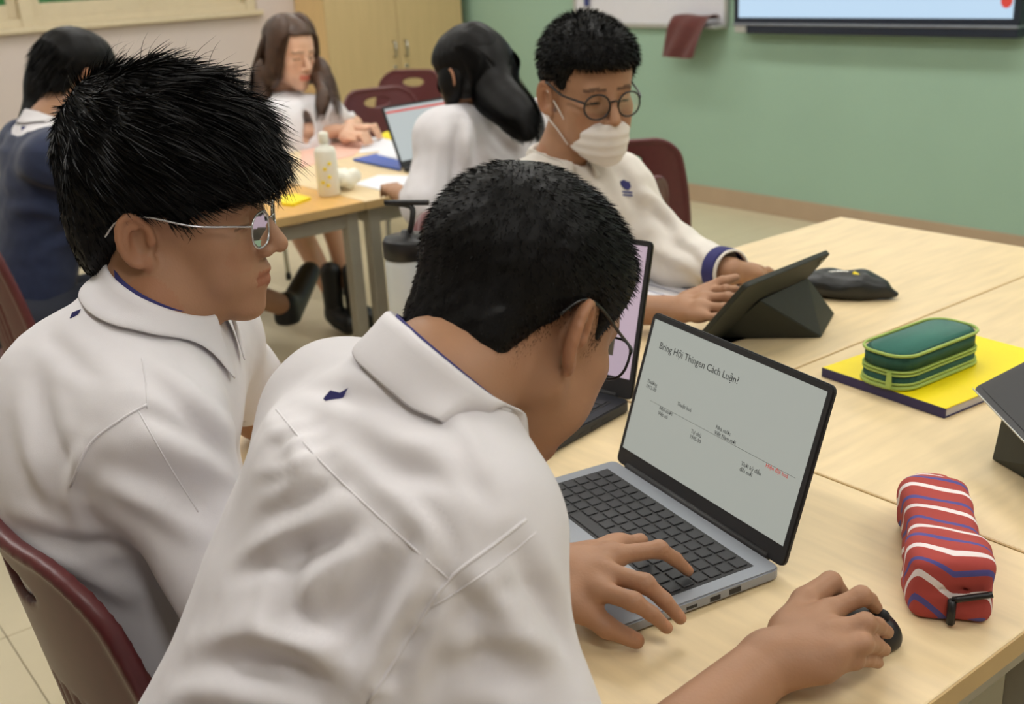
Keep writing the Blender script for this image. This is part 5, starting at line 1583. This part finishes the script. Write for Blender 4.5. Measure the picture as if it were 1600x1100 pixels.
    if h is not None:
        p, nn = h
        ex = nrm(RT - nn * (RT @ nn)); ey = nrm(UP - nn * (UP @ nn)); o_ = p + nn * 0.002
        thick_poly('chest_emblem', [o_ + ex * a + ey * b for a, b in ((-0.014, 0.012), (-0.006, 0.016), (0.004, 0.013), (0.012, 0.016), (0.012, 0.004), (0.004, -0.004), (-0.006, -0.002), (-0.014, 0.004))], 0.0015, 'navy_trim', sh)
        for k in range(2):
            thick_poly('chest_emblem_line', [o_ + ex * a + ey * b for a, b in ((-0.012, -0.008 - k * 0.006), (0.014, -0.006 - k * 0.006), (0.014, -0.009 - k * 0.006), (-0.012, -0.011 - k * 0.006))], 0.0012, 'ink_blue', sh)
    # navy and white cuff
    el, wr = J['elL'], J['wrL']; dr = nrm(wr - el); c0 = el + (wr - el) * 0.86
    for nm, m_, a0, a1, r_ in (('cuff', 'navy_trim', -0.012, 0.022, 0.0445), ('cuff_edge', 'sweater_white', 0.022, 0.030, 0.044)):
        pts = [c0 + dr * a for a in (a0, a0 + 0.003, a1 - 0.003, a1)]
        S = Sdf(); S.cone(c0 + dr * (a0 + 0.005), c0 + dr * (a1 - 0.005), r_, r_, 0.002)
        S.fn((lambda P, o=c0 + dr * (a0 + a1) / 2, hh=(a1 - a0) / 2: np.abs((P - o) @ dr) - hh), 0.003, 'i')
        S.cone(c0 - dr * 0.06, c0 + dr * 0.08, r_ - 0.006, r_ - 0.006, 0.002, 's')
        a, b = S.mesh(0.003); link(nm, amesh(nm, a, b), m_, sh)
    tube('neck_opening', [h_[0] + h_[1] * 0.001 for h_ in hit_path(bv, [(908, 236), (918, 252), (930, 266)], 4)] or [(0, 0, 0), (0, 0, .01)], 0.0025, 'navy', sh)
    trousers(J, rt)
    glasses(F, rt, 'glasses_black', 0.0019, lens_w=0.0245, lens_h=0.0225, y=0.107, z=0.002, rnd=2.1)
    return F, J
F3, J3 = student_mask()

def simple_hand(A, W, d, sg, tz, sc=0.85):
    d = nrm(d * V(1, 1, 0)); x = V(d[1], -d[0], 0)
    mc = [W + (d * 0.08 - x * sg * (0.026 - 0.017 * i)) * sc + V(0, 0, 0.010) for i in range(4)]
    pp = [m + d * 0.034 * sc + V(0, 0, 0.006) for m in mc]
    tt = [V(*(p + d * 0.026 * sc)[:2], tz) for p in pp]
    th = [W + (d * 0.02 - x * sg * 0.02) * sc, W + (d * 0.05 - x * sg * 0.038) * sc, W + (d * 0.072 - x * sg * 0.042) * sc, W + (d * 0.098 - x * sg * 0.036) * sc + V(0, 0, -0.004)]
    hand_ops(A, W, mc, pp, tt, th, sc)

# ------------------------------------------------------------------ girl in navy vest, far left
def girl_vest():
    fr = nrm(V(-0.18, 0.98, 0))
    J = dict(shL=V(-3.36, 0.855, 0.945), shR=V(-3.06, 0.825, 0.935), neck=V(-3.235, 0.875, 1.01), chest=V(-3.21, 0.83, 0.80),
             pelvis=V(-3.19, 0.72, 0.49), front=nrm(V(0.1, 0.95, -0.3)), elL=V(-3.42, 1.0, 0.77), elR=V(-3.0, 1.0, 0.77),
             wrL=V(-3.30, 1.2, 0.76), wrR=V(-3.10, 1.2, 0.76), knL=V(-3.18, 1.14, 0.50), knR=V(-3.05, 1.16, 0.55),
             anL=at(400, 560, 0.08), anR=V(-3.14, 1.48, 0.36), toeL=at(422, 585, 0.03), toeR=V(-3.30, 1.66, 0.41))
    F = Frame(dep(120, 122, 3.1), fr + V(0, 0, -0.25), 0, (0.98, 0.98, 0.98)); J['head'] = F.c
    rt = root('person', 'girl in navy vest over white shirt at the left edge, black hair, facing away', 'person', (J['pelvis'][0], J['pelvis'][1], 0))
    S = Sdf(); head_ops(S, F, J['neck'], 0.047, True); parts = [S.mesh(0.0042)]
    for q, sg in (('L', -1), ('R', 1)):
        A = Sdf(); arm_ops(A, J['sh' + q], J['el' + q], J['wr' + q], (0.038, 0.034, 0.033, 0.023)); simple_hand(A, J['wr' + q], V(0, 1, 0), sg, 0.74); parts.append(A.mesh(0.005))
        A = Sdf(); A.cone(J['kn' + q], J['an' + q], 0.045, 0.034, 0.02); parts.append(A.mesh(0.007))
    T = Sdf(); T.cone(J['pelvis'], J['chest'], 0.11, 0.11, 0.04, n=J['front'], fl=0.7); T.cone(J['chest'], J['neck'], 0.10, 0.05, 0.05, n=J['front'], fl=0.7); parts.append(T.mesh(0.012))
    v, f = merge(parts); me = amesh('body', v, f); set_tint(me, v, F); link('body', me, 'skin_tan', rt)
    zl = [(-0.13, -0.055), (-0.07, -0.05), (-0.045, -0.03), (-0.03, 0.005), (-0.012, 0.03), (0.012, 0.03), (0.03, 0.0), (0.05, 0.02), (0.13, 0.06)]
    cap = hair_cap(F, [((0, -0.014, 0.05), (0.086, 0.106, 0.092), 0.02), ((0, 0.032, 0.058), (0.076, 0.072, 0.066), 0.03), ((0, -0.06, -0.02), (0.06, 0.042, 0.05), 0.02)], zl, 0.005, 0.0015, 120, 23)
    rs = np.random.RandomState(24)
    P, N = sample_surf(cap[0], cap[1], 3500, rs); q = F.loc(P); flow = (np.stack([-0.3 + 0 * q[:, 0], -0.5 + 0 * q[:, 0], -0.9 + 0 * q[:, 0]], 1)) @ F.R.T
    D = N * 0.12 + flow; D /= np.linalg.norm(D, axis=1, keepdims=True)
    st_ = ribbons(P, D, flow, rs.uniform(0.02, 0.05, len(P)), 0.0025, 3, rs, 0.5, 0.1)
    a = F.d(1, 0, 0) * 0.05; b = F.d(0, 1, 0) * 0.03
    pts = [F.p(-0.03, -0.07, 0.05), F.p(-0.055, -0.085, -0.02), dep(56, 160, 3.08), dep(40, 200, 3.06), dep(34, 236, 3.10)]
    path = [(pts, [a, a, a * 0.7, a * 0.5, a * 0.3], [b, b, b * 0.9, b * 0.7, b * 0.4], 260)]
    LS = Sdf(); lock_sdf(LS, path); lv = LS.mesh(0.006)
    hair_object([cap, st_, lv] + sweep_locks(path, 0, 0, 0.003, rs), rt)
    # navy sweater over a white shirt
    J['nr'] = 0.052; J['nax'] = nrm(V(-0.03, 0.35, 0.9))
    S = shirt_sdf(J, 0.96, (0.056, 0.052), (0.7, 0.7), 0.74, (0.136, 0.146, 0.134))
    S.fn((lambda P: np.sqrt(((P - J['neck'] + fr * 0.03) ** 2).sum(-1)) - 0.105), 0.004, 'i')
    v, f = S.mesh(0.005, smooth_it=2); wsh = link('shirt', amesh('shirt', v, f), 'shirt_white', rt); wbv = bvh_of(v, f)
    S = shirt_sdf(J, 1.0, (0.060, 0.056), (0.95, 0.95), 0.74, (0.140, 0.152, 0.140))
    S.ell(J['neck'] - fr * 0.030 + V(0, 0, 0.004), (0.098, 0.068, 0.045), k=0.006, mode='s')
    S.disp = cloth_noise(71, 0.004, 22)
    v, f = S.mesh(0.006, smooth_it=2); bv = bvh_of(v, f); n = vnormals(v, f)
    v = fold(v, n, bv, [([(20, 280), (70, 300), (130, 310)], 0.02, -0.010), ([(10, 330), (70, 330), (140, 350)], 0.02, 0.010), ([(60, 380), (110, 360), (160, 340)], 0.016, -0.008)])
    sh = link('sweater', amesh('sweater', v, f), 'navy', rt)
    collar(J['neck'], J['nax'], fr, 0.052, wbv, wsh, stand=0.032, fall=0.045, flare=0.02)
    h = shoot(wbv, 37, 201)
    if h is not None: thick_poly('embroidered_mark', [h[0] + h[1] * 0.001 + RT * i + UP * j for i, j in ((-0.006, -0.006), (-0.005, 0.006), (0.006, 0.006), (0.006, -0.004))], 0.0012, 'navy_trim', wsh)
    trousers(J, rt, bare=True)
    return F, J
F4, J4 = girl_vest()

# ------------------------------------------------------------------ girl with brown hair, facing us
def girl_brown():
    fr = nrm(V(0.985, 0.17, 0))
    J = dict(shL=dep(508, 176, 4.33), shR=dep(508, 176, 4.33) + V(0.03, -0.285, 0), pelvis=V(-4.38, 2.02, 0.48), front=nrm(V(0.95, 0.12, -0.25)),
             knL=V(-3.98, 2.10, 0.50), knR=V(-3.98, 1.93, 0.50), anL=at(556, 478, 0.10), anR=at(522, 478, 0.10), toeL=at(590, 500, 0.03), toeR=at(545, 510, 0.03))
    mid = (J['shL'] + J['shR']) / 2
    J['neck'] = mid + V(0.0, 0, 0.055); J['chest'] = mid - V(0.03, 0, 0.16)
    J['elL'] = dep(545, 204, 4.25); J['elL'][2] = 0.775; J['wrL'] = at(540, 214, 0.765) ; J['elL'] = J['wrL'] + V(-0.16, 0.13, 0.02)
    J['wrR'] = at(548, 204, 0.775); J['elR'] = at(462, 206, 0.79)
    F = Frame(dep(452, 84, 4.3), fr + V(0, 0, -0.22), 0, (1.08, 1.08, 1.08)); J['head'] = F.c
    J['neck'] = F.p(0, -0.03, -0.155)
    rt = root('person', 'girl with long brown hair and white blouse, facing the camera at the background table', 'person', (J['pelvis'][0], J['pelvis'][1], 0))
    S = Sdf(); head_ops(S, F, J['neck'], 0.046, True); parts = [S.mesh(0.0034)]
    for q, sg in (('L', -1), ('R', 1)):
        A = Sdf(); arm_ops(A, J['sh' + q], J['el' + q], J['wr' + q], (0.038, 0.034, 0.033, 0.024)); simple_hand(A, J['wr' + q], V(1, 0.3, 0) if q == 'L' else V(0.75, 0.6, 0), sg, 0.742); parts.append(A.mesh(0.005))
        A = Sdf(); A.cone(J['kn' + q], J['an' + q] + V(0, 0, 0.05), 0.052, 0.036, 0.02); A.cone(J['kn' + q], J['kn' + q] + V(-0.2, 0, 0), 0.06, 0.07, 0.02); parts.append(A.mesh(0.007))
    T = Sdf(); T.cone(J['pelvis'], J['chest'], 0.11, 0.11, 0.04, n=J['front'], fl=0.7); T.cone(J['chest'], J['neck'], 0.10, 0.05, 0.05, n=J['front'], fl=0.7); parts.append(T.mesh(0.012))
    v, f = merge(parts); me = amesh('body', v, f); set_tint(me, v, F, lips=(0.88, 0.42, 0.42), brow=0.45, lash=0.3); link('body', me, 'skin_fair', rt)
    zl = [(-0.13, -0.10), (-0.02, -0.08), (0.010, -0.05), (0.022, 0.03), (0.045, 0.078), (0.13, 0.092)]
    cap = hair_cap(F, [((0, -0.014, 0.048), (0.084, 0.104, 0.092), 0.02), ((0, 0.032, 0.052), (0.073, 0.069, 0.068), 0.03), ((0, -0.05, -0.06), (0.078, 0.06, 0.07), 0.03)], zl, 0.0048, 0.0015, 120, 43)
    rs = np.random.RandomState(44); paths = []
    a = F.d(1, 0, 0); b = F.d(0, 1, 0)
    for q, ends in ((1, [dep(412, 112, 4.30), dep(404, 160, 4.30), dep(402, 205, 4.28)]), (-1, [dep(500, 108, 4.32), dep(514, 150, 4.30), dep(524, 192, 4.28)])):
        pts = [F.p(q * 0.040, 0.005, 0.098), F.p(q * 0.066, 0.012, 0.070), F.p(q * 0.079, 0.012, 0.01), F.p(q * 0.088, 0.006, -0.07)] + ends
        paths.append((pts, [b * 0.06, b * 0.06, b * 0.055, b * 0.055, b * 0.05, b * 0.05, b * 0.035], [a * 0.018, a * 0.018, a * 0.02, a * 0.024, a * 0.03, a * 0.032, a * 0.028], 520))
    pts = [F.p(0, -0.06, 0.05), F.p(0, -0.085, -0.03), F.p(0, -0.095, -0.12), F.p(-0.02, -0.10, -0.20), F.p(-0.03, -0.10, -0.27)]
    paths.append((pts, [a * 0.07, a * 0.085, a * 0.10, a * 0.11, a * 0.10], [b * 0.04] * 5, 300))
    pts = [F.p(-0.086, 0.012, -0.05), dep(503, 140, 4.20), dep(503, 165, 4.18), dep(500, 192, 4.17)]
    paths.append((pts, [RT * 0.016, RT * 0.024, RT * 0.026, RT * 0.018], [FW * 0.012, FW * 0.014, FW * 0.014, FW * 0.012], 140))
    LS = Sdf(); lock_sdf(LS, paths, 0.012); lv = LS.mesh(0.006)
    hair_object([cap, lv] + sweep_locks(paths, 0, 0, 0.0045, rs), rt, 'hair_brown')
    S = shirt_sdf(J, 0.95, (0.052, 0.050), (0.8, 0.85), 0.74, (0.135, 0.145, 0.130)); S.disp = cloth_noise(81, 0.005, 26)
    v, f = S.mesh(0.007, smooth_it=2); sh = link('blouse', amesh('blouse', v, f), 'shirt_white', rt); bv = bvh_of(v, f)
    collar(J['neck'] + V(0, 0, 0.0), nrm(F.c - J['neck']), fr, 0.052, None, sh, stand=0.024, fall=0.045, gap=0.35, flare=0.035)
    tube('hair_band_bracelet', [J['wrR'] + V(-0.03, 0, 0) + 0.028 * (math.cos(t) * V(0, 1, 0) + math.sin(t) * V(0, 0, 1)) for t in np.linspace(0, 6.28, 17)[:-1]], 0.004, 'white_thing', rt, 6, True)
    for q in ('L', 'R'):
        K = Sdf(); K.cone(J['an' + q] + V(0, 0, 0.14), J['an' + q], 0.043, 0.040, 0.01); a, b = K.mesh(0.006); link('sock', amesh('sock', a, b), 'shoe_black', rt)
    trousers(J, rt, m='trouser', bare=True)
    return F, J
F5, J5 = girl_brown()

# ------------------------------------------------------------------ girl with long black hair, white shirt, back to us
def girl_black():
    fr = nrm(V(-0.98, 0.17, 0))
    J = dict(shL=V(-2.435, 1.655, 0.94), shR=V(-2.385, 1.945, 0.925), neck=V(-2.43, 1.81, 1.0), chest=V(-2.405, 1.80, 0.80), pelvis=V(-2.28, 1.80, 0.49),
             front=nrm(V(-0.95, 0.12, -0.3)), elL=V(-2.40, 1.565, 0.775), elR=V(-2.46, 2.06, 0.79), wrL=V(-2.62, 1.63, 0.76), wrR=V(-2.72, 1.98, 0.76),
             knL=V(-2.66, 1.72, 0.5), knR=V(-2.66, 1.93, 0.5), anL=V(-2.60, 1.72, 0.09), anR=V(-2.60, 1.93, 0.09), toeL=V(-2.76, 1.74, 0.03), toeR=V(-2.76, 1.95, 0.03))
    F = Frame(dep(737, 120, 2.95), nrm(V(-0.98, -0.12, 0)) + V(0, 0, -0.3), 0, (0.98, 0.98, 0.98)); J['head'] = F.c
    rt = root('person', 'girl with long straight black hair and white shirt, back to the camera', 'person', (J['pelvis'][0], J['pelvis'][1], 0))
    S = Sdf(); head_ops(S, F, J['neck'], 0.047, True); parts = [S.mesh(0.0042)]
    for q, sg in (('L', -1), ('R', 1)):
        A = Sdf(); arm_ops(A, J['sh' + q], J['el' + q], J['wr' + q], (0.038, 0.034, 0.033, 0.023)); simple_hand(A, J['wr' + q], V(-1, 0.2, 0), sg, 0.742); parts.append(A.mesh(0.005))
        A = Sdf(); A.cone(J['kn' + q], J['an' + q], 0.05, 0.036, 0.02); parts.append(A.mesh(0.008))
    T = Sdf(); T.cone(J['pelvis'], J['chest'], 0.11, 0.11, 0.04, n=J['front'], fl=0.7); T.cone(J['chest'], J['neck'], 0.10, 0.05, 0.05, n=J['front'], fl=0.7); parts.append(T.mesh(0.012))
    v, f = merge(parts); me = amesh('body', v, f); set_tint(me, v, F); link('body', me, 'skin_tan', rt)
    zl = [(-0.13, -0.07), (-0.02, -0.06), (0.03, -0.055), (0.05, 0.0), (0.06, 0.05), (0.13, 0.07)]
    cap = hair_cap(F, [((0, -0.014, 0.048), (0.086, 0.106, 0.094), 0.02), ((0, 0.034, 0.052), (0.076, 0.070, 0.068), 0.03), ((0, -0.045, -0.05), (0.082, 0.065, 0.065), 0.03)], zl, 0.005, 0.0012, 120, 53)
    rs = np.random.RandomState(54)
    pts = [F.p(0.0, -0.050, 0.075), F.p(0.010, -0.085, 0.01), dep(776, 142, 2.86), dep(806, 178, 2.80), dep(822, 205, 2.79), dep(824, 226, 2.79)]
    X_ = F.d(1, 0, 0); Yb = F.d(0, 1, 0)
    ra = [X_ * 0.07, X_ * 0.080, RT * 0.056 + UP * 0.03, RT * 0.052 + UP * 0.02, RT * 0.046, RT * 0.030]
    rb = [Yb * 0.045, Yb * 0.042, FW * 0.036, FW * 0.032, FW * 0.028, FW * 0.02]
    paths = [(pts, ra, rb, 1100)]
    p2 = [F.p(-0.06, 0.0, 0.04), F.p(-0.074, 0.01, -0.02), dep(708, 148, 2.93), dep(704, 168, 2.93)]
    paths.append((p2, [Yb * 0.05, Yb * 0.042, RT * 0.022, RT * 0.012], [X_ * 0.014, X_ * 0.016, FW * 0.016, FW * 0.01], 260))
    LS = Sdf(); lock_sdf(LS, paths, 0.015); lv = LS.mesh(0.006)
    hair_object([cap, lv] + sweep_locks(paths, 0, 0, 0.003, rs), rt)
    S = shirt_sdf(J, 1.0, (0.062, 0.064), (1.5, 1.5), 0.74, (0.140, 0.150, 0.138)); S.disp = cloth_noise(91, 0.004, 22)
    v, f = S.mesh(0.006, smooth_it=2); bv = bvh_of(v, f); n = vnormals(v, f)
    v = fold(v, n, bv, [([(715, 190), (712, 240), (705, 300)], 0.014, -0.010), ([(735, 190), (730, 230), (735, 270)], 0.014, 0.007), ([(760, 200), (790, 230), (810, 240)], 0.012, -0.006),
                        ([(690, 200), (680, 250), (680, 300)], 0.014, 0.006), ([(750, 230), (770, 250), (800, 262)], 0.012, 0.005)])
    sh = link('shirt', amesh('shirt', v, f), 'shirt_white', rt); bv = bvh_of(v, f)
    collar(J['neck'] + V(0, 0, 0.004), nrm(F.c - J['neck'] + V(0, 0, 0.1)), fr, 0.054, bv, sh, stand=0.034, fall=0.045)
    trousers(J, rt, bare=True)
    return F, J
F6, J6 = girl_black()
